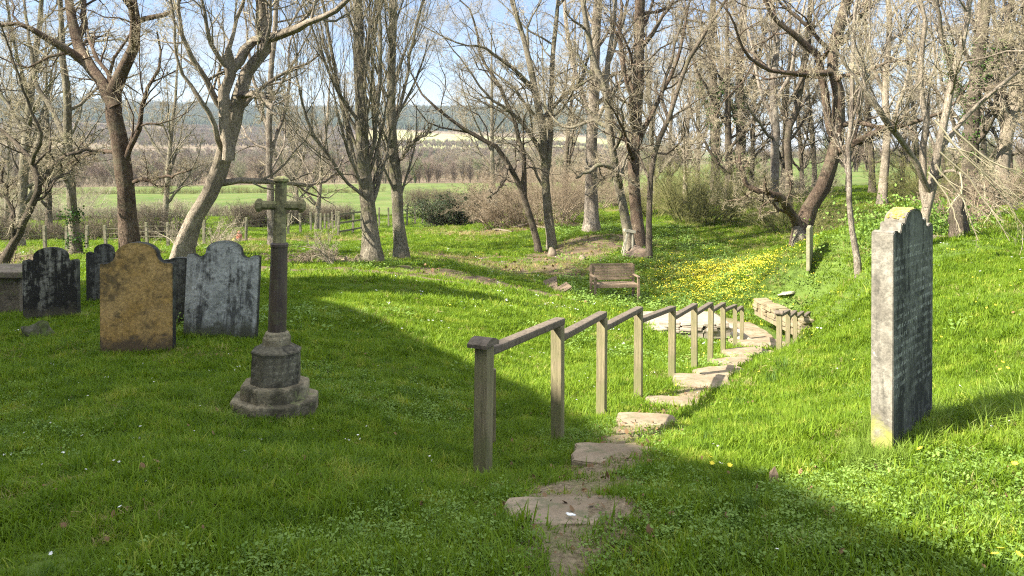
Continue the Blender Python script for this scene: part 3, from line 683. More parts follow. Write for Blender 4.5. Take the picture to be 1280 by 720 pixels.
shrub('brush_thicket', 730,262,46,80,60, M['twig_brown'], 'brown thicket behind the mottled grey trunk', n=40, depth=4)
shrub('bush', 878,262,38,95,85, M['twig_olive'], 'dense olive-green rounded bush beside the crooked slim tree', n=60, dens=1.2, depth=3)
shrub('bush', 820,270,40,60,50, M['twig_olive'], 'small olive bush between trestle tree and big olive bush', n=30)
shrub('bush', 985,270,34,90,60, M['twig_olive'], 'straggly olive undergrowth left of the massive leaning tree', n=40, dens=.9, depth=3)
shrub('bush', 930,262,42,70,60, M['twig_grey'], 'grey twiggy undergrowth under the pale poles', n=36, depth=3)
shrub('bush', 900,215, 52,110,60, M['twig_olive'], 'olive thicket seen under the pale poles, farthest back', n=50, dens=1, depth=5)
shrub('bush', 1000,225, 46,90,52, M['twig_grey'], 'grey scrub behind the massive leaning tree', n=46, dens=1, depth=4)
shrub('bush', 1165,240, 38,100,70, M['twig_olive'], 'olive scrub right of the green field gap', n=50, dens=1, depth=4)
shrub('bush', 1240,215, 40,110,50, M['twig_brown'], 'brown scrub behind the ivy-clad forked trunk', n=50, dens=1, depth=4)
shrub('bush', 790,235, 50,90,50, M['twig_brown'], 'brown scrub behind the dark trunks of the trestle group', n=46, dens=1, depth=4)
shrub('bramble', 1262,245,24,90,62, M['twig_brown'], 'dark brown bramble heap at the right edge', n=60, dens=1.1, depth=3)
shrub('bramble', 1205,282,20,70,60, M['twig_brown'], 'tangled brambles behind the old stump post', n=36, dens=.9)
shrub('bramble', 1035,285,28,60,44, M['twig_olive'], 'dry bramble clump behind the cream headstone', n=30)
shrub('bramble', 1110,275,26,70,34, M['twig_olive'], 'dry undergrowth left of the pale many-stemmed tree', n=34)
shrub('bush', 60,250,60,150,60, M['twig_grey'], 'grey brown thicket beyond the green field at the left', n=50, depth=5)
shrub('bush', 425,345,20,44,66, M['twig_grey'], 'small twiggy sapling by the bramble pile left of the central pair', n=4, dens=1.0, ang=.5)
shrub('bramble', 395,338,21.5,150,26, M['twig_brown'], 'low pile of brown brambles at the foot of the central pair', n=90, dens=.9, droop=.9, depth=1.6, ang=1.2)
shrub('bramble', 20,322,20,110,36, M['twig_brown'], 'low brown brambles behind the table tomb', n=50, dens=.9, droop=.8, depth=1.6, ang=1.1)
shrub('bush', 250,300,30,90,45, M['twig_grey'], 'thin grey brush between the pale leaning tree and the lane', n=24)
# dark evergreen bush behind the fence: twigs with leaves
EVG = shrub('bush', 575,280,44,86,50, M['twig_dark'], 'dark evergreen bush behind the end of the fence', n=60, depth=2.5)
# dry branches arching down at the right
def arch_spray():
    P, Rr = [], []
    for a in [((1168,150),(1200,190),(1240,225),(1290,268)), ((1180,170),(1215,205),(1250,240),(1285,290)), ((1175,190),(1212,225),(1238,262),(1262,300)), ((1190,160),(1235,200),(1270,215),(1300,238)),
              ((1170,205),(1190,232),(1215,255),(1235,268)), ((1185,185),(1222,196),(1262,240),(1300,262)), ((1160,215),(1180,240),(1192,262),(1200,290)), ((1200,215),(1205,250),(1216,280),(1222,300))]:
        Y = 14+rng.uniform(-.6, .6)
        p, r = resample([at(*q, Y) for q in a], [.017, .015, .011, .006], 10, .02); P.append(p); Rr.append(r)
    P, Rr = np.array(P), np.array(Rr); parts = [tubes(P, Rr, 5)]
    A_, B_ = spawn(P, Rr, 6, .15, .95, .5, .35, 5, .1, -.03, .6, .005); parts.append(tubes(A_, B_, 3))
    A_, B_ = spawn(A_, B_, 4, .2, .95, .5, .5, 4, .12, -.03, .6, .004); parts.append(tubes(A_, B_, 3))
    V, F = join(parts); org = P[0, 0]; o = link('fallen_bough', npmesh('fallen_bough', V-org, F), M['twig_pale']); o.location = org
    tag(o, 'pale dry bough with long straight shoots arching down over the brambles', 'branch')
arch_spray()
#MARK_TREES
# ------------------------------------------------------------------ solid helpers
def bm_box(bm, sx, sy, sz, M4=None, bev=0.0, jit=0.0):
    r = bmesh.ops.create_cube(bm, size=1, matrix=(M4 or Matrix())@Matrix.Diagonal((sx, sy, sz, 1)))
    vs = r['verts']
    if jit:
        for v in vs: v.co += Vector(rng.normal(size=3)*jit)
    if bev:
        es = list({e for v in vs for e in v.link_edges})
        bmesh.ops.bevel(bm, geom=es, offset=bev, segments=2, affect='EDGES', profile=.6)
    return vs
def beam(bm, a, b, w_, h_, bev=.005, up=Vector((0, 0, 1))):
    a, b = Vector(a), Vector(b); d = (b-a); L = d.length; x = d.normalized(); y = up.cross(x).normalized(); z = x.cross(y)
    m4 = Matrix(((x.x, y.x, z.x, (a.x+b.x)/2), (x.y, y.y, z.y, (a.y+b.y)/2), (x.z, y.z, z.z, (a.z+b.z)/2), (0, 0, 0, 1)))
    bm_box(bm, L, w_, h_, m4, bev)
def part(name, fn, m, parent, smooth_=False):
    bm = bmesh.new(); fn(bm); return bmo(name, bm, m, parent, smooth_)

def m_wood(name, a, b, moss=None, grain=(14, 14, 1.1)):
    m, t = mat(name); v = coords(t, 'Object', grain); v2 = coords(t)
    n1 = noise(t, v, 2.4, 9, .72, .5); n2 = noise(t, v2, 2.2, 5, .6); n3 = noise(t, v, 9, 6, .8)
    c = ramp(t, n1, [(.3, a), (.7, b)])
    c = mixc(t, ramp(t, n3, [(.34, .75), (.46, 0.)]), c, tuple(x*.3 for x in a))
    if moss: c = mixc(t, ramp(t, n2, [(.42, 0.), (.66, .7)]), c, moss)
    bsdf(t, c, .85, [(n1, .6, .006), (n3, .4, .004)], .2); return m
M['post'] = m_wood('weathered post wood', (.13, .11, .065), (.32, .265, .155), (.13, .145, .05))
M['rail'] = m_wood('dark weathered rail', (.065, .052, .038), (.21, .17, .125), None, (9, 9, 9))
M['bench'] = m_wood('grey brown bench wood', (.12, .085, .055), (.29, .215, .145), None, (8, 8, 8))
M['fence'] = m_wood('grey fence wood', (.10, .09, .065), (.26, .23, .16), (.12, .13, .05))
M['white_wood'] = m_wood('bleached plank', (.34, .30, .22), (.60, .55, .42))
M['step'] = None

# ------------------------------------------------------------------ handrails
def handrail(PW, label, sub):
    x0, y0, zt0, zg0 = PW[0]
    o = thing('handrail', (x0, y0, zg0), label, 'handrail')
    for i, (x, y, zt, zg) in enumerate(PW):
        j = min(i, len(PW)-2); dx, dy = PW[j+1][0]-PW[j][0], PW[j+1][1]-PW[j][1]; an = math.atan2(dy, dx)
        s = .090 if i == 0 else .082
        top = zt-(.03 if i == 0 else .015); bot = ground(x, y)-.35
        def f(bm):
            bm_box(bm, s, s, top-bot, Matrix.Rotation(an+.04*math.sin(i*5), 4, 'Z'), .006, .0015)
        p = part('post', f, M['post'], o); p.location = (x-x0, y-y0, (top+bot)/2-zg0)
        p.rotation_euler = (rng.normal()*.008, rng.normal()*.008, 0)
    def cap(bm):
        # saddle-shaped cap: bent board with a curved top
        n = 9; L_ = .17; W_ = .13
        mt = Matrix.Rotation(math.atan2(PW[1][1]-y0, PW[1][0]-x0), 4, 'Z')
        prof = [(-L_/2+L_*k/(n-1), .030*(1-(2*k/(n-1)-1)**2)) for k in range(n)]
        a = [bm.verts.new(mt@Vector((px, -W_/2, pz+.022))) for px, pz in prof]; b_ = [bm.verts.new(mt@Vector((px, W_/2, pz+.022))) for px, pz in prof]
        c = [bm.verts.new(mt@Vector((px, -W_/2, pz*.2))) for px, pz in prof]; d = [bm.verts.new(mt@Vector((px, W_/2, pz*.2))) for px, pz in prof]
        for k in range(n-1):
            bm.faces.new((a[k], a[k+1], b_[k+1], b_[k])); bm.faces.new((c[k+1], c[k], d[k], d[k+1]))
            bm.faces.new((c[k], c[k+1], a[k+1], a[k])); bm.faces.new((b_[k], b_[k+1], d[k+1], d[k]))
        bm.faces.new((c[0], a[0], b_[0], d[0])); bm.faces.new((a[-1], c[-1], d[-1], b_[-1]))
    c_ = part('post_cap', cap, M['rail'], o); c_.location = (0, 0, zt0-zg0-.03)
    for i in range(len(PW)-1):
        a, b_ = PW[i], PW[i+1]
        dx, dy = b_[0]-a[0], b_[1]-a[1]; L_ = math.hypot(dx, dy); ux, uy = dx/L_, dy/L_
        za = a[2]-(.075 if i == 0 else .115); zb = b_[2]+.008
        A_ = (a[0]-x0+ux*.05, a[1]-y0+uy*.05, za-zg0); B_ = (b_[0]-x0+ux*.055, b_[1]-y0+uy*.055, zb-zg0)
        ctr = Vector(A_)/2+Vector(B_)/2
        def f(bm): beam(bm, Vector(A_)-ctr, Vector(B_)-ctr, .082, .052, .012)
        r_ = part('rail', f, M['rail'], o); r_.location = ctr
    return o
handrail(LPW, 'long wooden handrail on ten posts stepping down the left side of the path', 0)
handrail(RPW, 'short wooden handrail on five posts at the right of the path bottom', 1)
# thin support stake just behind the first post
sx_, sy_, _ = at(617, 480, 5.9); zg = ground(sx_, sy_)
o = part('wooden_stake', lambda bm: bm_box(bm, .035, .03, .62, Matrix.Translation((0, 0, .25)), .003, .001), M['post'], None)
o.location = (sx_, sy_, zg); tag(o, 'thin short stake standing just behind the nearest handrail post', 'stake')

# ------------------------------------------------------------------ stone steps
m, t = mat('step stone'); v = coords(t); n1 = noise(t, v, 2.2, 7, .62, .4); n2 = noise(t, v, 40, 8, .8); n3 = noise(t, v, 7, 8, .7)
c = ramp(t, n1, [(.36, (.18, .135, .085)), (.64, (.34, .265, .18))]); c = mixc(t, ramp(t, n2, [(.36, .5), (.5, 0.)]), c, (.12, .10, .075))
c = mixc(t, ramp(t, n3, [(.50, 0.), (.60, .7)]), c, (.11, .115, .055)); bsdf(t, c, .9, [(n3, .7, .014), (n2, .4, .004)], .2); M['step'] = m
def slab(name, cx, cy, W, D, rot, z, label, th=.07, cat='stone step', tilt=(0, 0), mt=None, n=26, group=None, rough=.05):
    bm = bmesh.new(); top, bot = [], []
    rg = np.random.default_rng(int(abs(cx*1000+cy*77)) % 9999)
    for k in range(n):
        a = k/n*2*math.pi; ca, sa = math.cos(a), math.sin(a)
        s = 1/max(abs(ca), abs(sa))**.93; x = ca*s*W/2*(1+rg.normal()*rough*.6); y = sa*s*D/2*(1+rg.normal()*rough)
        top.append(bm.verts.new((x, y, rg.normal()*.003))); bot.append(bm.verts.new((x*1.01, y*1.02, -th)))
    bm.faces.new(top); bm.faces.new(bot[::-1])
    for k in range(n): j = (k+1) % n; bm.faces.new((top[k], bot[k], bot[j], top[j]))
    bm.normal_update()
    if bm.faces: bmesh.ops.bevel(bm, geom=[e for e in bm.edges if abs(e.verts[0].co.z-e.verts[1].co.z) < .03 and e.verts[0].co.z > -.02], offset=.008, segments=2, affect='EDGES')
    o = bmo(name, bm, mt or M['step']); o.location = (cx, cy, z); o.rotation_euler = (tilt[0], tilt[1], rot)
    return tag(o, label, cat, group)
STEPS = []
def step(p, W, D, rot, z_up, label, tilt=(0, 0)):
    q = hit(*p); x, y = q[0], q[1]; z = min(ground(x+a*W*.25, y-D*.5) for a in (-1, 0, 1))+.004; tilt = (-.045, 0)
    STEPS.append((x, y, W, D, rot)); return slab('stone_step', x, y, W, D, rot, z, label, .12, tilt=tilt)
step((721,643), .62, .33, .02, .004, 'wide stone slab with a white bird dropping, nearest of the steps')
step((767,571), .50, .40, -.14, .004, 'second stone slab from the camera, lying in the shade')
step((808,530), .47, .42, -.14, .006, 'stone slab at the edge of the shadow, just beyond the shaded second slab')
step((842,506), .54, .42, -.12, .008, 'sunlit stone slab beside the foot of the fourth handrail post')
step((877,484), .64, .66, -.2, .012, 'large sunlit slab where the steps narrow, beside the fifth handrail post')
step((905,468), .66, .60, .3, .04, 'stone slab with a shaded riser beyond the large sunlit slab')
step((926,457), .66, .7, .35, .035, 'stone slab right of the sixth and seventh handrail posts')
step((940,447), .80, .9, .35, .03, 'stone slab just before the foot of the short right handrail')
step((953,432), .95, 1.3, .35, .03, 'broad slab at the foot of the steps between the two handrails')
# droppings on the nearest step
b_ = hit(713, 656); o = part('bird_dropping', lambda bm: [bmesh.ops.create_icosphere(bm, subdivisions=2, radius=1, matrix=Matrix.Translation((dx, dy, 0))@Matrix.Diagonal((r_, r_*.8, .004, 1))) for dx, dy, r_ in ((0, 0, .016), (.014, -.006, .009), (-.012, .009, .008))], M['white'], None)
o.location = (b_[0], b_[1], ground(b_[0], b_[1])+.037); tag(o, 'white bird dropping on the nearest stone slab', 'bird dropping')

# ------------------------------------------------------------------ headstones
def prof(W, H, hs, aw, style):
    """right half of the outline from the foot up to the crown"""
    w_ = W/2; P = [(w_, 0), (w_, hs)]
    if style == 'ogee':            # ear, concave sweep, round crown
        P += [(w_-.012, hs+.012), (w_*.86, hs+.008)]
        ah = H-hs
        for k in range(1, 8):
            a = k/8*math.pi/2; P.append((w_*.86-(w_*.86-aw)*math.sin(a), hs+.008+(ah*.42)*(1-math.cos(a))))
        for k in range(0, 9):
            a = k/9*math.pi/2; P.append((aw*math.cos(a), hs+ah*.42+ah*.58*math.sin(a)))
    elif style == 'round':         # small hump, scroll dip, round crown
        ah = H-hs
        P += [(w_-.02, hs+.02), (w_*.80, hs+.018), (w_*.70, hs-.01)]
        for k in range(1, 7):
            a = k/7*math.pi/2; P.append((w_*.70-(w_*.70-aw)*math.sin(a), hs-.01+ah*.34*(1-math.cos(a))))
        for k in range(0, 10):
            a = k/10*math.pi/2; P.append((aw*math.cos(a), hs+ah*.34+ah*.66*math.sin(a)))
    else:                          # stepped: flat shoulder, notch, second shoulder, tall crown
        ah = H-hs
        P += [(w_*.93, hs+.012), (w_*.78, hs+.008)]
        for k in range(1, 6):
            a = k/5*math.pi/2; P.append((w_*.78-w_*.16*math.sin(a), hs+.008-.02*math.sin(2*a)+ah*.34*(1-math.cos(a))))
        P += [(w_*.56, hs+ah*.44), (w_*.50, hs+ah*.36)]
        for k in range(0, 10):
            a = k/9*math.pi/2; P.append((w_*.44*math.cos(a)**.8 if k < 9 else 0, hs+ah*.40+ah*.60*math.sin(a)))
        return P
    P.append((0, H)); return P
def headstone(px, py, Y, Wm, Hm, hs, aw, style, T, rz, mt, label, lean=0., fwd=0., sink=.15, name='headstone', inset=.02, at_xy=None, edge=None):
    if at_xy: x, y = at_xy
    else: q = at(px, py, Y); x, y = q[0], q[1]
    z = at(px, py, Y)[2]
    h = prof(Wm, Hm, hs, aw, style); pts = h+[(-a, b) for a, b in h[::-1] if a > 1e-6]
    pts = [(a, b if b > 0 else -sink) for a, b in pts]
    bm = bmesh.new(); fr = [bm.verts.new((a, -T/2, b)) for a, b in pts]; bk = [bm.verts.new((a, T/2, b)) for a, b in pts]
    f1 = bm.faces.new(fr[::-1]); bm.faces.new(bk)
    for i in range(len(fr)): j = (i+1) % len(fr); bm.faces.new((fr[i], fr[j], bk[j], bk[i]))
    bmesh.ops.recalc_face_normals(bm, faces=bm.faces)
    if inset: bmesh.ops.inset_region(bm, faces=[f1], thickness=inset, depth=-.006, use_even_offset=True)
    bmesh.ops.bevel(bm, geom=[e_ for e_ in bm.edges if e_.calc_face_angle(0) > .5 and e_.is_manifold], offset=.006, segments=2, affect='EDGES')
    # rough, worn surface
    bmesh.ops.triangulate(bm, faces=[f for f in bm.faces if len(f.verts) > 4])
    o = bmo(name, bm, mt); o.location = (x, y, z); o.rotation_euler = (fwd, lean, rz)
    if edge is not None:
        o.data.materials.append(edge)
        for p in o.data.polygons:
            if abs(p.normal.y) < .75: p.material_index = 1
    return tag(o, label, 'headstone')
BL = (.024, .023, .020)
S1 = m_stone('ochre sandstone', (.46, .28, .085), (.58, .38, .15), (.12, .09, .05), .565, .16, (.20, .19, .08), .66, False, .8, (.10, .075, .05))
S2 = m_stone('blue grey stone', (.31, .32, .285), (.50, .51, .46), BL, .56, .16, (.09, .10, .06), .68, True, .8, (.07, .07, .045))
S3 = m_stone('blackened stone', (.22, .21, .17), (.42, .40, .33), BL, .485, .24, (.09, .09, .05), .7, True, .95, (.09, .08, .055))
S4 = m_stone('dark grey stone', (.12, .12, .10), (.20, .20, .17), BL, .5, .1, (.11, .12, .06), .66, True, .8)
S5 = m_stone('brown grey stone', (.19, .17, .135), (.31, .285, .23), (.05, .048, .04), .60, .20, (.42, .40, .36), .62, True, .55, (.24, .24, .06))
SE = m_stone('mossy dark stone edge', (.06, .062, .05), (.12, .12, .09), BL, .5, -.5, (.10, .12, .05), .58, False, .85)
headstone(173, 436, 8.5, .745, 1.13, .90, .215, 'ogee', .11, .06, S1, 'ochre sandstone headstone, the golden one with a black edge, in front of the left row', 0, .01, inset=.028, edge=SE)
headstone(276, 419, 9.2, .82, 1.08, .90, .20, 'round', .10, .04, S2, 'blue-grey headstone leaning a little, nearest behind the stone cross', .035, -.04, inset=.03, edge=SE)
headstone(65, 403, 11, .735, 1.03, .84, .22, 'round', .10, .02, S3, 'blackened headstone with pale streaks behind the mossy lump of rock', -.012, .0, inset=.03, edge=SE)
headstone(131, 381, 12.4, .52, .94, .80, .14, 'round', .09, .03, S4, 'small dark headstone with a round top, half hidden left of the ochre one', -.01, 0, edge=SE)
headstone(226, 405, 10.1, .42, .84, .80, .10, 'ogee', .10, .02, S4, 'dark headstone mostly hidden between the ochre and blue-grey ones', 0, 0)
headstone(1012, 330, 21.5, .62, 1.03, .98, .14, 'ogee', .09, R(62), m_stone('cream stone', (.22, .21, .13), (.31, .29, .19), (.14, .14, .07), .62, -.1, (.30, .32, .12), .6), 'small cream headstone seen edge-on beside the split leaning tree', 0, 0, inset=0)
# the tall one on the right stands nearly edge-on: lit edge to the left, dark face to the right
c0 = at(1088, 574, 4.28); c1 = (c0[0], c0[1])
ang = R(48)                                       # direction of its width, from +X
W_, T_h = .74, .115
ux, uy = math.cos(ang), math.sin(ang)             # along the face, away from us
vx, vy = -uy, ux                                  # thickness, to the left/back
# near corner on the left = start of face, far side of thickness
cx = c0[0]+ux*W_/2-vx*T_h/2; cy = c0[1]+uy*W_/2-vy*T_h/2
hb = at(1088, 574, 4.28)[2]
zt = at(1130, 260, 4.55)[2]; zsh = at(1100, 290, 4.3)[2]
RH = headstone(0, 0, 1, W_, zt-hb, zsh-hb, .15, 'step', T_h, ang, S5, 'tall dark upright headstone standing edge-on at the right, lit pale on its narrow side', 0, 0, sink=.3, inset=.012)
RH.location = (cx, cy, hb)
RH.rotation_euler = (Matrix.Rotation(R(.2), 3, 'Y')@Matrix.Rotation(ang, 3, 'Z')).to_euler()
# shade of this face painted in: a darker, streaked material of its own
fm = m_stone('shade painted face', (.085, .088, .074), (.17, .175, .15), (.03, .031, .028), .53, -.2, (.15, .16, .13), .62, True, .9, (.03, .035, .02), rows=(.30, 1.12, .052))
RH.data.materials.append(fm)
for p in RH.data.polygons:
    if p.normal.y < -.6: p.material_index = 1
# yellow lichen cap on its crown
m, t = mat('orange lichen'); n1 = noise(t, coords(t), 26, 8, .75); bsdf(t, ramp(t, n1, [(.35, (.46, .32, .03)), (.65, (.62, .52, .16))]), .95, [(n1, .8, .01)]); M['lichen'] = m
def lich(bm):
    for k in range(110):
        s = rng.uniform(-.158, .06); tq = rng.uniform(-.045, .045); h_ = (zsh-hb)+(zt-zsh)*(.40+.60*math.sqrt(max(0, 1-(s/.163)**2)))+.001
        bmesh.ops.create_icosphere(bm, subdivisions=1, radius=1, matrix=Matrix.Translation((s, tq, h_))@Matrix.Diagonal((rng.uniform(.008, .018), rng.uniform(.007, .014), .006, 1)))
lc = part('lichen', lich, M['lichen'], RH, True)

# table tomb at the left edge
tx, ty, tz = at(6, 402, 11.6); tz = ground(tx, ty)
tt_ = thing('table_tomb', (tx, ty, tz), 'low stone table tomb cut by the left edge of the picture', 'tomb')
TS = m_stone('tomb stone', (.17, .14, .10), (.27, .22, .16), (.05, .045, .035), .56, -.3, (.17, .19, .07), .55, False, .7)
part('chest', lambda bm: bm_box(bm, 1.20, .72, .62, Matrix.Translation((-.35, .3, .22)), .01, .004), TS, tt_)
part('ledger', lambda bm: bm_box(bm, 1.36, .9, .09, Matrix.Translation((-.35, .3, .585)), .015, .004), TS, tt_)
# mossy rock
def rock(name, px, py, Y, sx, sy, sz, mt, label, cat='rock', sub=3, seed=3):
    x, y, _ = at(px, py, Y); z = ground(x, y)
    bm = bmesh.new(); bmesh.ops.create_icosphere(bm, subdivisions=sub, radius=1)
    rg = np.random.default_rng(seed); ph = rg.uniform(0, 6, 12)
    for v in bm.verts:
        c = v.co; d = 1+.16*math.sin(3*c.x+ph[0])*math.sin(4*c.y+ph[1])+.12*math.sin(7*c.z+ph[2]+3*c.x)+.07*math.sin(11*c.y+ph[3]+5*c.z)+rg.normal()*.025
        v.co = Vector((c.x*d*sx, c.y*d*sy, max(c.z, -.4)*d*sz))
    o = bmo(name, bm, mt, None, True); o.location = (x, y, z); return tag(o, label, cat)
MS = m_stone('mossy rock', (.12, .11, .085), (.20, .18, .14), (.05, .06, .02), .48, -1, (.09, .12, .03), .52, False)
rock('rock', 47, 425, 9.6, .20, .16, .20, MS, 'mossy lump of rock in front of the blackened headstone')

# ------------------------------------------------------------------ stone cross
q = at(344, 503, 6.0); cxx, cyy = q[0], q[1]; cz = q[2]
crs = thing('stone_cross', (cxx, cyy, cz), 'tall dark stone cross on an octagonal stepped base', 'stone cross')
CS = m_stone('lichened base stone', (.24, .20, .125), (.36, .31, .205), (.06, .055, .035), .53, -.35, (.22, .24, .10), .58, False, .8)
CB = m_stone('dark base stone', (.14, .125, .085), (.22, .20, .14), (.035, .032, .025), .52, -.35, (.42, .42, .36), .69, False, .85, rows=(.20, .38, .05))
m, t = mat('maroon shaft stone'); n1 = noise(t, coords(t, 'Object', (5, 5, .8)), 3, 8, .65); n2 = noise(t, coords(t), 30, 8, .75); n3 = noise(t, coords(t), 5, 7, .7)
c = ramp(t, n1, [(.3, (.035, .024, .018)), (.7, (.10, .072, .052))]); c = mixc(t, ramp(t, n3, [(.52, 0.), (.66, .7)]), c, (.11, .11, .05)); bsdf(t, c, .6, [(n2, .4, .003)], .4); M['shaft'] = m
CH = m_stone('cross head stone', (.21, .185, .09), (.34, .305, .16), (.05, .05, .035), .57, -2, (.30, .32, .13), .55, False, .7)
def octo(rings, n=8, rot=math.pi/8):
    def f(bm):
        prev = None
        for r_, z_ in rings:
            ring = [bm.verts.new((r_*math.cos(rot+k*2*math.pi/n), r_*math.sin(rot+k*2*math.pi/n), z_)) for k in range(n)]
            if prev: 
                for k in range(n): bm.faces.new((prev[k], prev[(k+1) % n], ring[(k+1) % n], ring[k]))
            else: bm.faces.new(ring[::-1])
            prev = ring
        bm.faces.new(prev)
        bmesh.ops.bevel(bm, geom=[e_ for e_ in bm.edges], offset=.004, segments=2, affect='EDGES')
    return f
part('plinth', octo([(.345, -.2), (.345, .045), (.335, .055)]), CS, crs)
part('lower_step', octo([(.27, .05), (.27, .15), (.262, .165)]), CS, crs)
part('pedestal', octo([(.196, .16), (.190, .40), (.198, .405), (.198, .42), (.12, .462)]), CB, crs)
part('collar', octo([(.112, .455), (.112, .515), (.098, .535), (.098, .55), (.08, .565)]), CS, crs)
def shaft(bm):
    prev = None; n = 16
    for r_, z_ in [(.071, .56), (.070, .8), (.066, 1.1), (.064, 1.225), (.070, 1.23), (.070, 1.25), (.060, 1.262)]:
        ring = [bm.verts.new((r_*math.cos(k*2*math.pi/n), r_*math.sin(k*2*math.pi/n), z_)) for k in range(n)]
        if prev: 
            for k in range(n): bm.faces.new((prev[k], prev[(k+1) % n], ring[(k+1) % n], ring[k]))
        prev = ring
    bm.faces.new(prev)
part('shaft', shaft, M['shaft'], crs, False)
def head(bm):
    # diamond-chamfered bars (octagonal section), flared knob ends
    def bar(a, b, ra, rb):
        a, b = Vector(a), Vector(b); d = (b-a).normalized(); up = Vector((0, 1, 0)); s = d.cross(up).normalized(); n = 8; rr = []
        for p, r_ in ((a, ra), (b, rb)): rr.append([bm.verts.new(p+(s*math.cos(math.pi/8+k*math.pi/4)+up*math.sin(math.pi/8+k*math.pi/4))*r_) for k in range(n)])
        for k in range(n): bm.faces.new((rr[0][k], rr[0][(k+1) % n], rr[1][(k+1) % n], rr[1][k]))
        bm.faces.new(rr[0][::-1]); bm.faces.new(rr[1])
    def knob(a, d, r_):
        a, d = Vector(a), Vector(d)
        bar(a, a+d*.014, r_*.78, r_); bar(a+d*.014, a+d*.034, r_, r_); bar(a+d*.034, a+d*.052, r_, r_*.55)
    bar((0, 0, 1.25), (0, 0, 1.755), .052, .045)
    bar((-.155, 0, 1.555), (.155, 0, 1.555), .037, .037)
    knob((-.14, 0, 1.555), (-1, 0, 0), .057); knob((.14, 0, 1.555), (1, 0, 0), .057); knob((0, 0, 1.735), (0, 0, 1), .060)
    bmesh.ops.recalc_face_normals(bm, faces=bm.faces)
part('cross_head', head, CH, crs); crs.rotation_euler = (0, R(1.5), R(8)); crs.scale = (.95, .95, .945)

# ------------------------------------------------------------------ bench
bx_, by_, _ = at(768, 371, 23.2); bz = ground(bx_, by_)
be = thing('park_bench', (bx_, by_, bz), 'weathered wooden two-seat bench on the lower lawn', 'bench', rz=R(7))
def bb(*boxes):
    def f(bm):
        for (cx_, cy_, cz_, sx_, sy_, sz_, *r_) in boxes: bm_box(bm, sx_, sy_, sz_, Matrix.Translation((cx_, cy_, cz_))@Matrix.Rotation(r_[0] if r_ else 0, 4, 'X'), .006)
    return f
part('seat', bb(*[(0, -.24+.105*k, .43, 1.22, .09, .028) for k in range(5)], (0, -.28, .385, 1.24, .035, .08), (0, .22, .385, 1.24, .035, .08)), M['bench'], be)
part('backrest', bb(*[(0, .245+.012*k, .53+.082*k, 1.22, .024, .074, -.15) for k in range(5)], (0, .305, .93, 1.26, .04, .06)), M['bench'], be)
for s in (-1, 1):
    part('armrest', bb((s*.63, -.04, .645, .075, .62, .035)), M['bench'], be)
    part('leg', bb((s*.63, -.29, .29, .07, .07, .69)), M['bench'], be)
    part('leg', bb((s*.63, .26, .43, .07, .07, 1.0, -.04)), M['bench'], be)
# collapsed slatted pieces left of the bench
def slatted(name, px, py, Y, L_, n, label, rot, mt):
    x, y, _ = at(px, py, Y); z = ground(x, y)
    def f(bm):
        for k in range(n): bm_box(bm, L_, .09, .03, Matrix.Translation((0, .1*(k-(n-1)/2), 0)), .004, .003)
        for s in (-1, 1): bm_box(bm, .05, .1*n+.04, .04, Matrix.Translation((s*L_*.38, 0, -.037)), .004)
    o = part(name, f, mt, None); o.location = (x, y, z+.14); o.rotation_euler = rot; return tag(o, label, 'broken panel')
slatted('broken_panel', 688, 361, 22.5, .42, 4, 'weathered slatted panel propped up at an angle left of the bench', (R(50), R(-22), R(-20)), M['bench'])
slatted('broken_panel', 703, 367, 22.0, .46, 3, 'weathered slatted panel lying low in the weeds left of the bench', (R(25), R(-26), R(20)), M['bench'])
# white trestle / A-frame with a pale top plank
ax, ay, _ = at(785, 316, 29.5); az_ = ground(ax, ay)
tr = thing('trestle', (ax, ay, az_), 'small whitish wooden trestle standing before the group of dark trunks', 'trestle', rz=R(10))
part('top_plank', lambda bm: bm_box(bm, .42, .2, .10, Matrix.Translation((.06, 0, .90))@Matrix.Rotation(R(12), 4, 'Y'), .01, .004), M['white_wood'], tr)
for a, b_ in (((-.02, -.04, .88), (-.24, -.16, 0)), ((.16, -.04, .86), (.10, -.20, -.05)), ((.0, .05, .88), (-.16, .28, 0)), ((.2, .05, .84), (.30, .26, 0))):
    part('leg', lambda bm: beam(bm, a, b_, .05, .035, .004, Vector((0, 1, .1))), M['white_wood'], tr)

# tent-shaped brown board behind the trestle, logs, stump, flat stones
rock('log_round', 690, 317, 30.2, .22, .2, .28, m_plain('cut log', (.13, .10, .065), (.27, .215, .15), 8), 'cut log round at the foot of the forked tree', 'log', 2, 5)
rock('log_round', 728, 317, 29, .14, .13, .18, m_plain('cut log pale', (.13, .10, .065), (.27, .215, .15), 8), 'small cut stump standing alone left of the trestle', 'log', 2, 6)
rock('earth_heap', 797, 313, 29.4, .48, .3, .34, m_plain('bare earth', (.14, .10, .07), (.28, .21, .15), 5), 'little heap of bare earth under the dark trunks right of the trestle', 'earth heap', 3, 8)
rock('flat_stone', 986, 349, 21.5, .26, .18, .06, m_plain('pale flat stone', (.22, .21, .15), (.34, .32, .23), 5), 'pale flat stone lying among the yellow flowers', 'flat stone', 3, 9)
rock('flat_stone', 943, 342, 23.5, .22, .15, .05, m_plain('pale flat stone', (.22, .21, .15), (.32, .30, .22), 5), 'smaller flat stone half sunk in the yellow flowers', 'flat stone', 3, 12)
for o in list(COL.objects):
    if o.name.startswith('flat_stone'): o.location.z -= .05; o.rotation_euler = (-.12, -.2, 0)
rock('tree_stump', 1000, 312, 23.5, .26, .26, .50, M['bark_grey'], 'short gnarled stump behind the small cream headstone', 'stump', 3, 21)
rock('stone_block', 1140, 303, 17.5, .16, .14, .12, MS, 'small dark boulder before the brambles at the right', 'rock', 2, 31)
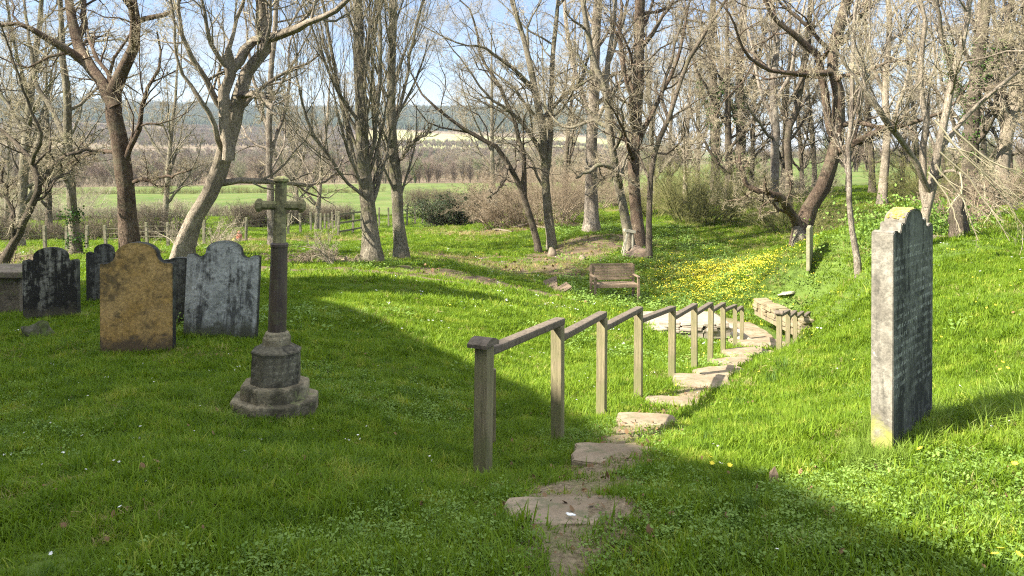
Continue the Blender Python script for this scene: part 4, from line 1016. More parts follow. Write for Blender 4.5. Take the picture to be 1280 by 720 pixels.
lg = link('fallen_log', npmesh('fallen_log', *tubes(np.array([[at(1130,300,17.4)+[0,0,0], at(1165,298,17.4), at(1210,299,17.6)]]), np.array([[.06, .07, .05]]), 8)), M['bark_pale']); tag(lg, 'pale log lying in front of the right-hand brambles', 'log')
lx, ly, _ = at(1198, 300, 17); lz = ground(lx, ly)
P_s, R_s = resample([(0, 0, -.2), (.0, 0, .25), (-.03, 0, .55), (.06, .02, .85)], [.20, .17, .15, .09], 10)
sp = link('old_stump_post', npmesh('old_stump_post', *tubes(P_s[None], R_s[None], 10, .25)), M['bark_dark']); sp.location = (lx, ly, lz); tag(sp, 'dark broken stump post standing at the right behind arching boughs', 'stump')
pg = []
for a, b_, r_ in [((640,286),(672,281),.06), ((648,282),(690,288),.045), ((616,288),(640,292),.04)]:
    A_, B_ = hit(*a), hit(*b_); pg.append((A_+[0, 0, .05], B_+[0, 0, .07], r_))
for i, (A_, B_, r_) in enumerate(pg):
    p, r = resample([A_, (A_+B_)/2+[0, 0, .03], B_], [r_, r_*.9, r_*.7], 8, .03)
    o = link('fallen_branch', npmesh('fallen_branch', *tubes(p[None]-A_, r[None], 7, .1)), M['bark_pale']); o.location = A_
    tag(o, ('longest pale branch lying on the bare earth of the mound', 'thin crooked branch crossing the longest one on the mound', 'short pale branch lying at the left end of the mound')[i], 'branch')

# small wooden marker stump in the right foreground
sx_, sy_, sz_ = hit(967, 607)
def mk(bm):
    pts = [(-.022, -.02, -.1), (.024, -.018, -.1), (.022, .02, -.1), (-.02, .022, -.1)]
    a = [bm.verts.new(p) for p in pts]; b = [bm.verts.new((p[0]*.8, p[1]*.8, .05)) for p in pts]; tp = bm.verts.new((.006, .0, .088))
    for k in range(4): j = (k+1) % 4; bm.faces.new((a[k], a[j], b[j], b[k])); bm.faces.new((b[k], b[j], tp))
o = part('wooden_stake', mk, M['bench'], None); o.location = (sx_, sy_, sz_+.01); tag(o, 'short broken wooden stub sticking out of the grass at the shadow edge', 'stake')

# ------------------------------------------------------------------ masonry at the bottom of the path
m, t = mat('yellow rubble wall'); v = coords(t); br = N(t, 'ShaderNodeTexBrick', Scale=1.0); t.links.new(v, br.inputs['Vector'])
br.inputs['Brick Width'].default_value = .26; br.inputs['Row Height'].default_value = .1; br.inputs['Mortar Size'].default_value = .012
br.inputs['Color1'].default_value = (.25, .205, .115, 1); br.inputs['Color2'].default_value = (.18, .145, .085, 1); br.inputs['Mortar'].default_value = (.16, .13, .09, 1)
n1 = noise(t, v, 7, 8, .7); c = mixc(t, ramp(t, n1, [(.4, 0.), (.65, .5)]), br.outputs['Color'], (.29, .25, .16)); bsdf(t, c, .95, [(n1, .8, .02)], .1); M['rubble'] = m
def wall_run(name, pts, th, h, mt, label, cat='low wall', cop=True):
    x0, y0 = pts[0]; z0 = ground(x0, y0); o = thing(name, (x0, y0, z0), label, cat)
    bmw, bmc = bmesh.new(), bmesh.new()
    for (a, b_) in zip(pts[:-1], pts[1:]):
        L_ = math.dist(a, b_); nst = max(1, int(L_/.24)); 
        for k in range(nst):
            u0, u1 = k/nst, (k+1)/nst; xa, ya = a[0]+(b_[0]-a[0])*(u0+u1)/2, a[1]+(b_[1]-a[1])*(u0+u1)/2
            zz = z0; an = math.atan2(b_[1]-a[1], b_[0]-a[0])
            for row in range(4):
                hr = h/4*rng.uniform(.85, 1.15)
                bm_box(bmw, L_/nst*rng.uniform(.8, .97), th*rng.uniform(.85, 1.08), hr, Matrix.Translation((xa-x0+rng.uniform(-.04, .04), ya-y0+rng.uniform(-.03, .03), (row+.5)*h/4))@Matrix.Rotation(an+rng.normal()*.04, 4, 'Z')@Matrix.Rotation(rng.normal()*.03, 4, 'X'), .018, .010)
            bm_box(bmw, L_/nst*1.0, th*.8, h, Matrix.Translation((xa-x0, ya-y0, h/2-.12))@Matrix.Rotation(an, 4, 'Z'))
            if cop: bm_box(bmc, L_/nst*.98, th*1.12, .06, Matrix.Translation((xa-x0, ya-y0, h+.033))@Matrix.Rotation(an, 4, 'Z'), .012, .005)
    bmo('stonework', bmw, mt, o)
    if cop: bmo('coping', bmc, M['cope'], o)
    else: bmc.free()
    return o
M['cope'] = m_plain('pale coping stone', (.27, .235, .15), (.38, .34, .23), 5, .9, .5)
M['white_stone'] = m_plain('whitish stone', (.22, .185, .135), (.36, .31, .24), 4, .9, .5)
wall_run('retaining_wall', [(6.35, 17.3), (6.25, 18.6), (6.15, 20.0)], .30, .30, M['rubble'], 'low yellowish rubble wall holding the bank at the right of the path bottom', cop=False)
wall_run('kerb_wall', [(3.3, 18.3), (4.3, 18.15), (4.9, 18.2)], .3, .22, M['white_stone'], 'low whitish stone kerb wall behind the far handrail posts', cop=False)
slab('paved_slab', 4.0, 19.6, 2.4, 2.1, .1, ground(4.0, 19.4)+.10, 'large pale flat stone slab beyond the handrail posts', .25, 'stone slab', mt=M['white_stone'], n=34, rough=.03)
slab('paved_slab', 3.0, 17.9, .8, .45, .1, ground(3.0, 17.9)+.05, 'small stone slab in the grass left of the pale slab', .1, 'stone slab', mt=M['cope'])
rock('boulder', 930, 421, 17.6, .22, .18, .22, m_plain('edge stone', (.26, .22, .16), (.42, .37, .28), 6), 'rough stone at the path edge beside the last handrail post', 'rock', 2, 41)
rock('boulder', 922, 412, 18.4, .18, .2, .20, m_plain('edge stone pale', (.32, .28, .20), (.5, .45, .35), 6), 'rough pale stone at the end of the kerb wall', 'rock', 2, 42)
slab('stone_step', 5.45, 19.0, 1.0, 1.7, .05, ground(5.4, 19.0)+.03, 'pale slab on the path between the kerb and the yellowish wall', .1, n=30)

# ------------------------------------------------------------------ fences, gate and hedges beyond
def fence(pts, n, label, rails=2, H=1.0, gap=None, wire=False, name='fence'):
    P3 = [hit(*p) for p in pts]; seg_ = [(a, b_) for a, b_ in zip(P3[:-1], P3[1:])]
    x0, y0, z0 = P3[0]; z0 = ground(x0, y0); o = thing(name, (x0, y0, z0), label, 'fence')
    pos = []
    L_ = [np.linalg.norm(b_-a) for a, b_ in seg_]; tot = sum(L_)
    for k in range(n):
        s = tot*k/(n-1); i = 0
        while i < len(L_)-1 and s > L_[i]: s -= L_[i]; i += 1
        p = seg_[i][0]+(seg_[i][1]-seg_[i][0])*min(s/L_[i], 1); p[2] = ground(p[0], p[1]); pos.append(p)
    for p in pos:
        c_ = part('post', lambda bm: bm_box(bm, .10, .10, H+.4, Matrix.Translation((0, 0, H/2-.15))@Matrix.Rotation(rng.uniform(-.05, .05), 4, 'Y'), .01), M['fence'], o); c_.location = (p[0]-x0, p[1]-y0, p[2]-z0)
    for r_ in range(rails):
        def f(bm):
            for a, b_ in zip(pos[:-1], pos[1:]):
                h = H*(.92-r_*.36) if not wire else H*(.9-r_*.22)
                beam(bm, (a[0]-x0, a[1]-y0-.06, a[2]-z0+h), (b_[0]-x0, b_[1]-y0-.06, b_[2]-z0+h), .012 if wire else .035, .012 if wire else .09, .002)
        part('wire' if wire else 'rail', f, M['fence'], o)
    return o
fence([(474,283),(505,283),(532,278),(560,274)], 9, 'post fence running behind the central pair of trunks to the evergreen bush', 3, 1.15, wire=True)
fence([(423,296),(437,294),(452,290)], 3, 'short three-bar wooden fence or gate left of the central pair', 3, 1.1)
fence([(255,306),(300,303),(345,298),(388,290),(420,284)], 12, 'low wire fence with pale posts along the lane behind the cross', 3, .95, wire=True)
fence([(-20,318),(60,315),(130,312),(210,309)], 9, 'wire fence beyond the left headstones', 3, .9, wire=True)
def hedge(pts, H, Wd, twig, label, dens=1.0, name='hedge'):
    P3 = [hit(*p) for p in pts]; P3 = [np.array([p[0], p[1]]) for p in P3]
    L_ = sum(np.linalg.norm(b_-a) for a, b_ in zip(P3[:-1], P3[1:]))
    n_ = int(L_*40*dens); s = rng.random(n_); cum = np.r_[0, np.cumsum([np.linalg.norm(b_-a) for a, b_ in zip(P3[:-1], P3[1:])])]/L_
    X = np.interp(s, cum, [p[0] for p in P3]); Y = np.interp(s, cum, [p[1] for p in P3])
    Y = Y+rng.uniform(-.5, .5, n_)*Wd; X = X+rng.normal(size=n_)*.2; Z = gz(X, Y)
    Hh = H*(.8+.2*np.sin(X*.7+1)+.15*rng.random(n_))
    d = norm(np.stack([rng.normal(size=n_)*.35, rng.normal(size=n_)*.35, np.ones(n_)], -1))
    k = np.linspace(0, 1, 5)[None, :, None]
    P = np.stack([X, Y, Z-.1], -1)[:, None]+d[:, None]*k*Hh[:, None, None]+rng.normal(size=(n_, 5, 3))*.04*k
    Rr = np.repeat(np.linspace(.016, .006, 5)[None], n_, 0); parts = [tubes(P, Rr, 3)]
    A_, B_ = spawn(P, Rr, 7, .1, 1, .8, .5, 4, .25, 0, .7, .006, lmax=.7); parts.append(tubes(A_, B_, 3))
    A_, B_ = spawn(A_, B_, 4, .1, 1, .8, .6, 3, .25, 0, .7, .005, lmax=.35); parts.append(tubes(A_, B_, 3))
    V, F = join(parts); org = np.array([X.mean(), Y.mean(), Z.mean()])
    o = link(name, npmesh(name, V-org, F), twig); o.location = org; return tag(o, label, 'hedge')
hedge([(-40,300),(60,300),(140,300),(250,298)], 1.35, 1.2, M['twig_dark'], 'dark clipped hedge just beyond the wire fence at the left')
hedge([(-60,276),(60,276),(180,272),(300,270),(430,270)], 1.3, 1.4, M['twig_grey'], 'grey brown hedge between lane and the green field', .8)
hedge([(290,286),(340,282),(410,277),(440,274)], 1.5, 1.4, M['twig_dark'], 'dark hedge seen behind the stone cross')
hedge([(-60,243),(80,243),(200,242),(330,241),(480,240)], .8, 1.4, M['twig_olive'], 'thin low olive hedge crossing the middle of the green field', .5)
hedge([(505,258),(560,256),(640,254),(700,252)], 1.5, 1.6, M['twig_dark'], 'dark hedge behind the evergreen bush', .8)
hedge([(515,249),(560,248),(640,246)], .9, 2.0, M['twig_olive'], 'yellowish gorse row on the near side of the small bright field', .6)
hedge([(-60,234),(100,234),(240,233)], 1.6, 1.6, M['twig_dark'], 'dark hedge near the far edge of the left field', .4)
hedge([(-60,229),(80,229),(220,229),(330,230)], 2.6, 3, M['twig_brown'], 'brown hedgerow along the far edge of the left field', .3)
hedge([(330,229),(480,228),(620,228),(760,226)], 2.6, 3, M['twig_brown'], 'brown hedgerow along the far edge of the central field', .3)
# small red and yellow thing by the lane
fx, fy, fz = hit(298, 303)
fo = thing('bundle', (fx, fy, ground(fx, fy)), 'small red and yellow object standing by the lane left of the cross', 'small object'); fo.scale = (.75,)*3
part('red_lump', lambda bm: [bmesh.ops.create_icosphere(bm, subdivisions=2, radius=1, matrix=Matrix.Translation(p)@Matrix.Diagonal((*s, 1))) for p, s in (((.05, 0, .28), (.17, .14, .24)), ((.03, 0, .52), (.10, .1, .12)))], m_plain('red plastic', (.36, .10, .06), (.46, .15, .09), 6, .5), fo, True)
part('yellow_lump', lambda bm: [bmesh.ops.create_icosphere(bm, subdivisions=2, radius=1, matrix=Matrix.Translation(p)@Matrix.Diagonal((*s, 1))) for p, s in (((-.22, 0, .16), (.14, .12, .20)), ((-.14, 0, .34), (.08, .08, .10)))], m_plain('yellow plastic', (.42, .36, .08), (.52, .46, .14), 6, .5), fo, True)
#MARK_OBJECTS
# ------------------------------------------------------------------ ground cover (nobody could count it): instanced clumps
SRC = {}
def src_col(name, meshes, mt):
    col = bpy.data.collections.new(name)
    for i, me in enumerate(meshes):
        o = bpy.data.objects.new(f'{name}_{i}', me); me.materials.append(mt); col.objects.link(o)
    SRC[name] = col; return col
def blades(n, rad, h0, h1, w_, lean, K=4, rg=None, curve=.6):
    rg = rg or rng; a = rg.uniform(0, 6.28, n); q = np.sqrt(rg.random(n))*rad; X = np.cos(a)*q; Y = np.sin(a)*q
    H = rg.uniform(h0, h1, n); az = rg.uniform(0, 6.28, n); ln = np.abs(rg.normal(lean, lean*.6, n)); V = []; F = []
    s = np.linspace(0, 1, K)
    for i in range(n):
        dx, dy = math.cos(az[i]), math.sin(az[i]); sx_, sy_ = -dy, dx; base = len(V)
        for k in range(K):
            o_ = H[i]*ln[i]*(s[k]**1.7); z = H[i]*s[k]*(1-curve*ln[i]*s[k]*.5); ww = w_*(1-s[k]**1.6)*.5+.0004
            V.append((X[i]+dx*o_+sx_*ww, Y[i]+dy*o_+sy_*ww, z)); V.append((X[i]+dx*o_-sx_*ww, Y[i]+dy*o_-sy_*ww, z))
        for k in range(K-1): F.append((base+2*k, base+2*k+1, base+2*k+3, base+2*k+2))
    return npmesh('blades', V, F)
def leaves(n, rad, L0, L1, hmax, stalk=True, rg=None, wr=.62):
    rg = rg or rng; V, F = [], []
    for i in range(n):
        a = rg.uniform(0, 6.28); q = math.sqrt(rg.random())*rad; x, y = math.cos(a)*q, math.sin(a)*q; z = rg.uniform(.2, 1)*hmax; L_ = rg.uniform(L0, L1); W_ = L_*wr
        b = rg.uniform(0, 6.28); tl = rg.uniform(-.15, .6); d = np.array([math.cos(b)*math.cos(tl), math.sin(b)*math.cos(tl), math.sin(tl)]); s = np.array([-math.sin(b), math.cos(b), rg.normal()*.2]); c = np.array([x, y, z])
        ps = [c, c+d*L_*.35+s*W_*.5, c+d*L_*.7+s*W_*.42, c+d*L_, c+d*L_*.7-s*W_*.42, c+d*L_*.35-s*W_*.5]
        o_ = len(V); V += [tuple(p) for p in ps]; F += [(o_, o_+1, o_+2, o_+3), (o_, o_+3, o_+4, o_+5)]
    return npmesh('leaves', V, F)
def flower(n, rad, r_, h, petals=8, rg=None):
    rg = rg or rng; V, F = [], []
    for i in range(n):
        a = rg.uniform(0, 6.28); q = math.sqrt(rg.random())*rad; c = np.array([math.cos(a)*q, math.sin(a)*q, h*rg.uniform(.7, 1.1)])
        tl = rg.normal(size=2)*.35; nrm = norm(np.array([tl[0], tl[1], 1.])); u = norm(np.cross(nrm, [1, .2, 0])); v = np.cross(nrm, u)
        o_ = len(V); V.append(tuple(c-nrm*.001)); ring = []
        for k in range(petals*2):
            t_ = k/petals*math.pi; rr = r_*(1 if k % 2 else .55); V.append(tuple(c+(u*math.cos(t_)+v*math.sin(t_))*rr+nrm*r_*.25))
        for k in range(0, petals*2, 2): F.append((o_, o_+1+k, o_+1+(k+1) % (petals*2), o_+1+(k+2) % (petals*2)))
    return npmesh('flower', V, F)
def scatter(name, X, Y, smin, smax, col, label, tilt=.12, cat=None, zoff=-.004, anis=None):
    n = len(X); Z = gz(X, Y)+zoff
    me = bpy.data.meshes.new(name); me.vertices.add(n); me.vertices.foreach_set('co', np.stack([X, Y, Z], -1).astype(np.float32).ravel())
    a = me.attributes.new('rot', 'FLOAT_VECTOR', 'POINT'); a.data.foreach_set('vector', np.stack([rng.normal(size=n)*tilt, rng.normal(size=n)*tilt, rng.uniform(0, 6.28, n)], -1).astype(np.float32).ravel())
    a = me.attributes.new('scl', 'FLOAT', 'POINT'); a.data.foreach_set('value', (rng.uniform(smin, smax, n)*(anis if anis is not None else 1)).astype(np.float32))
    a = me.attributes.new('pick', 'INT', 'POINT'); a.data.foreach_set('value', rng.integers(0, len(col.objects), n).astype(np.int32))
    o = bpy.data.objects.new(name, me); COL.objects.link(o)
    ng = bpy.data.node_groups.new(name, 'GeometryNodeTree')
    ng.interface.new_socket('Geometry', in_out='INPUT', socket_type='NodeSocketGeometry'); ng.interface.new_socket('Geometry', in_out='OUTPUT', socket_type='NodeSocketGeometry')
    gi = ng.nodes.new('NodeGroupInput'); go = ng.nodes.new('NodeGroupOutput'); ip = ng.nodes.new('GeometryNodeInstanceOnPoints'); ci = ng.nodes.new('GeometryNodeCollectionInfo')
    ci.inputs['Collection'].default_value = col; ci.inputs['Separate Children'].default_value = True; ci.inputs['Reset Children'].default_value = True
    def na(nm, ty):
        q = ng.nodes.new('GeometryNodeInputNamedAttribute'); q.data_type = ty; q.inputs['Name'].default_value = nm; return q.outputs['Attribute']
    ng.links.new(gi.outputs[0], ip.inputs['Points']); ng.links.new(ci.outputs[0], ip.inputs['Instance']); ip.inputs['Pick Instance'].default_value = True
    ng.links.new(na('pick', 'INT'), ip.inputs['Instance Index']); ng.links.new(na('rot', 'FLOAT_VECTOR'), ip.inputs['Rotation']); ng.links.new(na('scl', 'FLOAT'), ip.inputs['Scale'])
    ng.links.new(ip.outputs[0], go.inputs[0])
    md = o.modifiers.new('scatter', 'NODES'); md.node_group = ng
    return tag(o, label, cat or name.replace('_', ' '), kind='stuff')
def cand(n, y0, y1, side=1.0, p=1.0):
    """points over the wedge in view, y0..y1 away, spread evenly per square metre"""
    Y = np.sqrt(rng.uniform(y0**2, y1**2, n)); X = rng.uniform(-1, 1, n)*(.72*Y+side)
    return X, Y
def hardmask(X, Y):
    """True where grass can stand: not on steps, slabs, path middle"""
    ok = np.ones(len(X), bool)
    for (x, y, W, D, rt_) in STEPS:
        c_, s_ = math.cos(rt_), math.sin(rt_); u = (X-x)*c_+(Y-y)*s_; v = -(X-x)*s_+(Y-y)*c_
        ok &= ~((np.abs(u)+.05*rng.random(len(X)) < W/2-.005) & (np.abs(v)+.06*rng.random(len(X)) < D/2-.005))
    ok &= ~((np.hypot((X-4.0)/1.2, (Y-19.6)/1.05) < 1.05))
    ok &= ~((np.abs(X-5.5) < .55) & (Y > 17) & (Y < 20.4)); ok &= ~((np.abs(X-6.2) < .2) & (Y > 17.1) & (Y < 20.4))
    return ok
def thin(X, Y, extra=None):
    pd = path_dist(X, Y); pr = smooth(.10, .36, pd+.07*pnoise(X, Y, 5, 3)+.18*(1-smooth(2.8, 3.7, Y)))*.93+.05
    pr = pr*(1-.90*dirt_at(X, Y))
    if extra is not None: pr = pr*extra
    k = (rng.random(len(X)) < pr) & hardmask(X, Y); return X[k], Y[k]
rg = np.random.default_rng(3)
G1 = src_col('lawn_clump', [blades(18, .045, .015, .058, .0040, .6, 4, rg) for _ in range(8)], M['grass'])
G2 = src_col('lawn_tuft', [blades(30, .09, .018, .065, .0062, .65, 3, rg) for _ in range(8)], M['grass'])
G3 = src_col('far_tuft', [blades(34, .17, .025, .08, .012, .7, 3, rg) for _ in range(8)], M['grass'])
GL = src_col('long_clump', [blades(34, .07, .10, .24, .0055, .75, 6, rg, .9) for _ in range(5)], M['grass_long'])
DT = src_col('dark_tuft', [blades(46, .08, .10, .2, .006, .7, 5, rg, .8) for _ in range(4)], M['grass_dark'])
GD = src_col('dry_clump', [blades(20, .12, .04, .12, .008, .9, 4, rg) for _ in range(4)], M['dry_grass'])
WD = src_col('weed_clump', [leaves(14, .055, .008, .019, .035, rg=rg) for _ in range(5)], M['weed'])
WF = src_col('weed_patch', [leaves(22, .14, .022, .042, .06, rg=rg) for _ in range(4)], M['weed'])
DY = src_col('daisy', [flower(1, .01, .010, .045, rg=rg), flower(2, .04, .009, .05, rg=rg)], M['white'])
CE = src_col('celandine', [flower(1, .01, .013, .05, rg=rg), flower(3, .05, .012, .05, rg=rg)], M['yellow'])
CF = src_col('celandine_far', [flower(5, .14, .015, .06, 6, rg=rg), flower(8, .18, .014, .055, 6, rg=rg)], M['yellow'])
DF = src_col('daisy_far', [flower(3, .12, .02, .07, 6, rg=rg)], M['white'])
LL = src_col('dead_leaf', [leaves(1, .01, .03, .06, .01, rg=rg) for _ in range(3)], M['leaf_litter'])
def hs_(X, Y): return np.clip(1+.30*pnoise(X, Y, 1.6, 7)+.35*pnoise(X, Y, 7, 8)+.25*rng.normal(size=len(X)), .35, 2.2)
X, Y = thin(*cand(75000, 2.0, 7.5, .4)); scatter('lawn_grass', X, Y, .75, 1.25, G1, 'short green lawn grass near the camera', anis=hs_(X, Y))
X, Y = cand(5200, 2.1, 11, .4); k = pnoise(X, Y, 1.9, 71)+.4*rng.random(len(X)) > .5; X, Y = thin(X[k], Y[k]); scatter('dark_tufts', X, Y, .22, .5, DT, 'darker lusher tufts of grass in the near lawn', .3)
X, Y = thin(*cand(85000, 7.0, 15, .4)); scatter('lawn_grass', X, Y, .7, 1.2, G2, 'green lawn grass around the headstones and the handrail', anis=hs_(X, Y))
X, Y = thin(*cand(85000, 14.5, 36, 1)); scatter('lawn_grass', X, Y, .65, 1.2, G3, 'green grass of the lower lawn around the bench', anis=hs_(X, Y))
X, Y = thin(*cand(30000, 35, 62, 1)); scatter('lawn_grass', X, Y, 1.2, 2.0, G3, 'grass of the rough bank under the far trees')
# broad-leaved weeds in patches
X, Y = cand(26000, 2.0, 8, .4); k = pnoise(X, Y, 1.1, 21)+.35*(1-Y/8)+(.35*(np.abs(X) < 1))+.35*(path_dist(X, Y) < .42) > .34+.5*rng.random(len(X)); X, Y = thin(X[k], Y[k]); scatter('broadleaf_weeds', X, Y, .6, 1.2, WD, 'patches of pale broad-leaved weeds in the near lawn', .3, zoff=.012)
X, Y = cand(16000, 7.5, 30, .5); k = pnoise(X, Y, .7, 22) > .2+.5*rng.random(len(X)); X, Y = thin(X[k], Y[k]); scatter('broadleaf_weeds', X, Y, .7, 1.5, WF, 'broad-leaved weeds through the lower lawn and bank', .3, zoff=.02)
# rank weeds right of centre under the trees
X, Y = cand(9000, 20, 36, .5); k = (X > 1.5) & (X < 8); X, Y = thin(X[k], Y[k]); scatter('broadleaf_weeds', X, Y, 1.2, 2.4, WF, 'rank green weeds on the bank under the right-hand trees', .3, zoff=.03)
X, Y = cand(26000, 2.1, 9, .4); k = pnoise(X, Y, 2.6, 61)+.5*rng.random(len(X)) > .62; X, Y = thin(X[k], Y[k]); scatter('dry_grass', X, Y, .18, .42, GD, 'dead thatch showing through the near lawn', .6)
X, Y = cand(9000, 8, 20, .4); k = pnoise(X, Y, 1.3, 62)+.5*rng.random(len(X)) > .62; X, Y = thin(X[k], Y[k]); scatter('dry_grass', X, Y, .35, .8, GD, 'dead thatch showing through the middle lawn', .6)
# longer grass at the feet of stones and posts and over the right bank
lx_, ly_ = [], []
def ring(cx_, cy_, rx, ry, n_, rot=0):
    a = rng.uniform(0, 6.28, n_); q = 1+np.abs(rng.normal(size=n_))*.35; u, v = np.cos(a)*rx*q, np.sin(a)*ry*q
    lx_.extend(cx_+u*math.cos(rot)-v*math.sin(rot)); ly_.extend(cy_+u*math.sin(rot)+v*math.cos(rot))
ring(cx, cy, .42, .12, 110, ang); ring(cx, cy, .40, .1, 60, ang); ring(cxx, cyy, .40, .40, 26)
for (px, py, Y_, W_2) in [(173,436,8.5,.4),(276,419,9.2,.44),(65,403,11,.4)]:
    q = at(px, py, Y_); ring(q[0], q[1], W_2, .08, 30)
for x, y, _, _ in LPW[:7]: ring(x, y, .07, .07, 6)
X, Y = np.array(lx_), np.array(ly_); scatter('long_grass', X, Y, .30, .72, GL, 'longer unmown grass round the feet of the stones and posts')
X = rng.uniform(2.15, 4.6, 1500); Y = rng.uniform(2.9, 5.4, 1500); k = (pnoise(X, Y, 1.5, 31)+.5 > rng.random(1500)) & (X > 2.2+.2*(Y-3)) & (np.abs(-(X-cx)*math.sin(ang)+(Y-cy)*math.cos(ang))+np.maximum(0, np.hypot(X-cx, Y-cy)-.4)*3 > .1)
scatter('long_grass', X[k], Y[k], .5, .95, GL, 'rank pale grass leaning over at the right of the tall headstone', .45)
X, Y = cand(5000, 3, 14, .4); k = (X > .9+.36*(Y-4.9)) & (pnoise(X, Y, 1.1, 33) > .1); X, Y = thin(X[k], Y[k]); scatter('long_grass', X, Y, .25, .55, GL, 'tussocks of longer grass on the bank right of the path')
X, Y = cand(16000, 17, 46, 1); k = pnoise(X, Y, .5, 35)+.55*dirt_at(X, Y)+.35*2.2*(X > 7)*(Y > 17) > .35; X, Y = X[k], Y[k]; scatter('dry_grass', X, Y, .8, 1.7, GD, 'dry straw-coloured grass among the trees', .3)
X, Y = cand(9000, 2.2, 12, .3); pdx = path_dist(X, Y); k = (pdx < .45) & hardmask(X, Y); scatter('dry_grass', X[k], Y[k], .12, .38, GD, 'flattened dry grass on the trodden path', .5)
# flowers
X, Y = cand(1500, 2.4, 12, .3); k = rng.random(len(X)) < np.clip(.22+.5*pnoise(X, Y, .8, 41), 0, 1)*(1+1.2*(X > .3)); X, Y = thin(X[k], Y[k]); scatter('daisies', X, Y, .6, 1.1, DY, 'tiny white daisies dotted in the near grass', .2)
X, Y = cand(1400, 2.6, 14, .3); k = (X > .2*Y) & (rng.random(len(X)) < .16); X, Y = thin(X[k], Y[k]); scatter('celandines', X, Y, .8, 1.6, CE, 'yellow celandines dotted over the right-hand bank', .2)
X, Y = cand(15000, 14, 34, .3); w8 = np.zeros(len(X))
for b in YEL: w8 = np.maximum(w8, blob(X, Y, *b)*1.6)
w8 = w8*(.65+.6*pnoise(X, Y, 1.2, 44))+.018*(X > -3)*(1+pnoise(X, Y, .6, 45)); k = rng.random(len(X)) < w8; X, Y = thin(X[k], Y[k]); scatter('celandines', X, Y, .8, 1.4, CF, 'dense drift of yellow celandines beyond the path and thin ones round the bench', .2)
a_ = rng.normal(size=(2600, 2))*np.array([1.0, 1.7]); X = YEL[0][0]+a_[:, 0]; Y = YEL[0][1]+a_[:, 1]; scatter('celandines', X, Y, .8, 1.5, CF, 'thickest of the yellow flowers beside the yellowish wall', .2)
X, Y = cand(700, 12, 30, .3); X, Y = thin(X, Y); scatter('daisies', X, Y, .7, 1.2, DF, 'small white flowers scattered through the lower lawn', .2)
X, Y = cand(900, 2.3, 9, .3); Xp, Yp = cand(9000, 2.2, 12, .3); kp = path_dist(Xp, Yp) < .38; X = np.r_[X, Xp[kp]]; Y = np.r_[Y, Yp[kp]]; scatter('dead_leaves', X, Y, .25, .8, LL, 'brown dead leaves littering the path and dotted in the lawn', .5, zoff=.02)
X, Y = cand(9000, 20, 42, .3); k = dirt_at(X, Y) > .1; scatter('dead_leaves', X[k], Y[k], 1.2, 2.4, LL, 'brown leaf litter on the bare earth under the trees', .4, zoff=.01)

# daffodil clumps: each one a thing
DAF = []
for i in range(3):
    DAF.append(blades(38, .09, .13, .27, .012, .42, 6, np.random.default_rng(60+i), .7)); DAF[-1].materials.append(M['daff'])
DFL = [npmesh('w', [(0, 0, 0)], np.zeros((0, 4), int))]
dl = [((978,462),1.0,'thick clump of daffodil leaves at the right edge of the path, highest up'), ((965,480),.9,'thick clump of daffodil leaves just below the highest one'),((925,508),.55,'thin leafy tuft beside the path right of the fifth slab'),
      ((884,552),.6,'leafy tuft at the shadow edge right of the path'),((398,478),.55,'dark leafy tuft right of the base of the cross'),((935,640),.7,'shaded leafy tuft beneath the little wooden stub'),
      ((583,360),.55,'pale daffodil clump standing in the narrow shadow'),((505,352),.5,'daffodil clump left of the pale one in the narrow shadow'),((440,343),.5,'tuft at the left end of the narrow shadow'),((735,378),.6,'dark leafy tuft below the broken slatted panels'),
      ((1000,430),.7,'leafy tuft at the foot of the short right handrail'),((1045,405),.6,'leafy tuft on the bank left of the tall headstone')]
for i, (p, s, lab) in enumerate(dl):
    q = hit(*p); o = bpy.data.objects.new('daffodil_clump', DAF[i % 3]); COL.objects.link(o); o.location = (q[0], q[1], q[2]-.01); o.rotation_euler = (0, 0, i*1.3); o.scale = (s*(1.5 if q[1] > 12 else .85),)*3
    tag(o, lab, 'plant', 'leafy daffodil clumps')

# ivy on some trunks and leaves on the evergreen bush
def leaf_cloud(name, pts, L_, mt, parent, n_per=1):
    pts = np.asarray(pts); n_ = len(pts); a = norm(rng.normal(size=(n_, 3))); b_ = norm(np.cross(a, rng.normal(size=(n_, 3)))); s = (L_*rng.uniform(.6, 1.3, n_))[:, None]
    V = np.stack([pts-a*s*.5, pts+b_*s*.4, pts+a*s*.5, pts-b_*s*.4], 1).reshape(-1, 3); F = np.arange(n_*4).reshape(-1, 4)
    return link(name, npmesh(name, V, F, False), mt, parent)
for o in [o for o in COL.objects if o.type == 'EMPTY' and 'ivy' in str(o.get('label', ''))]:
    tr_ = [c for c in o.children if c.name.startswith('trunk')][0]; n_ = len(tr_.data.vertices); vv = np.empty(n_*3, np.float32); tr_.data.vertices.foreach_get('co', vv); vv = vv.reshape(-1, 3)
    top = 1.6 if 'foot' in o['label'] else 7.0
    vv = vv[(vv[:, 2] < top)]; vv = vv[rng.integers(0, len(vv), 3800 if top > 2 else 900)]; vv = vv+rng.normal(size=vv.shape)*[.10, .10, .14]
    leaf_cloud('ivy', vv, .08, M['ivy'], o)
n_ = len(EVG.data.vertices); vv = np.empty(n_*3, np.float32); EVG.data.vertices.foreach_get('co', vv); vv = vv.reshape(-1, 3); vv = vv[rng.integers(0, n_, 26000)]+rng.normal(size=(26000, 3))*.06
leaf_cloud('foliage', vv, .07, M['evergreen'], EVG)
vv = rng.normal(size=(5000, 3))*[.75, .45, .3]+[0, 0, .3]; q = at(1175, 296, 18.5)
lv_ = leaf_cloud('green_bush', vv, .07, M['weed'], None); lv_.location = (q[0]-.6, q[1], ground(q[0], q[1])); tag(lv_, 'low fresh green leafy bush beneath the brambles at the right', 'bush')

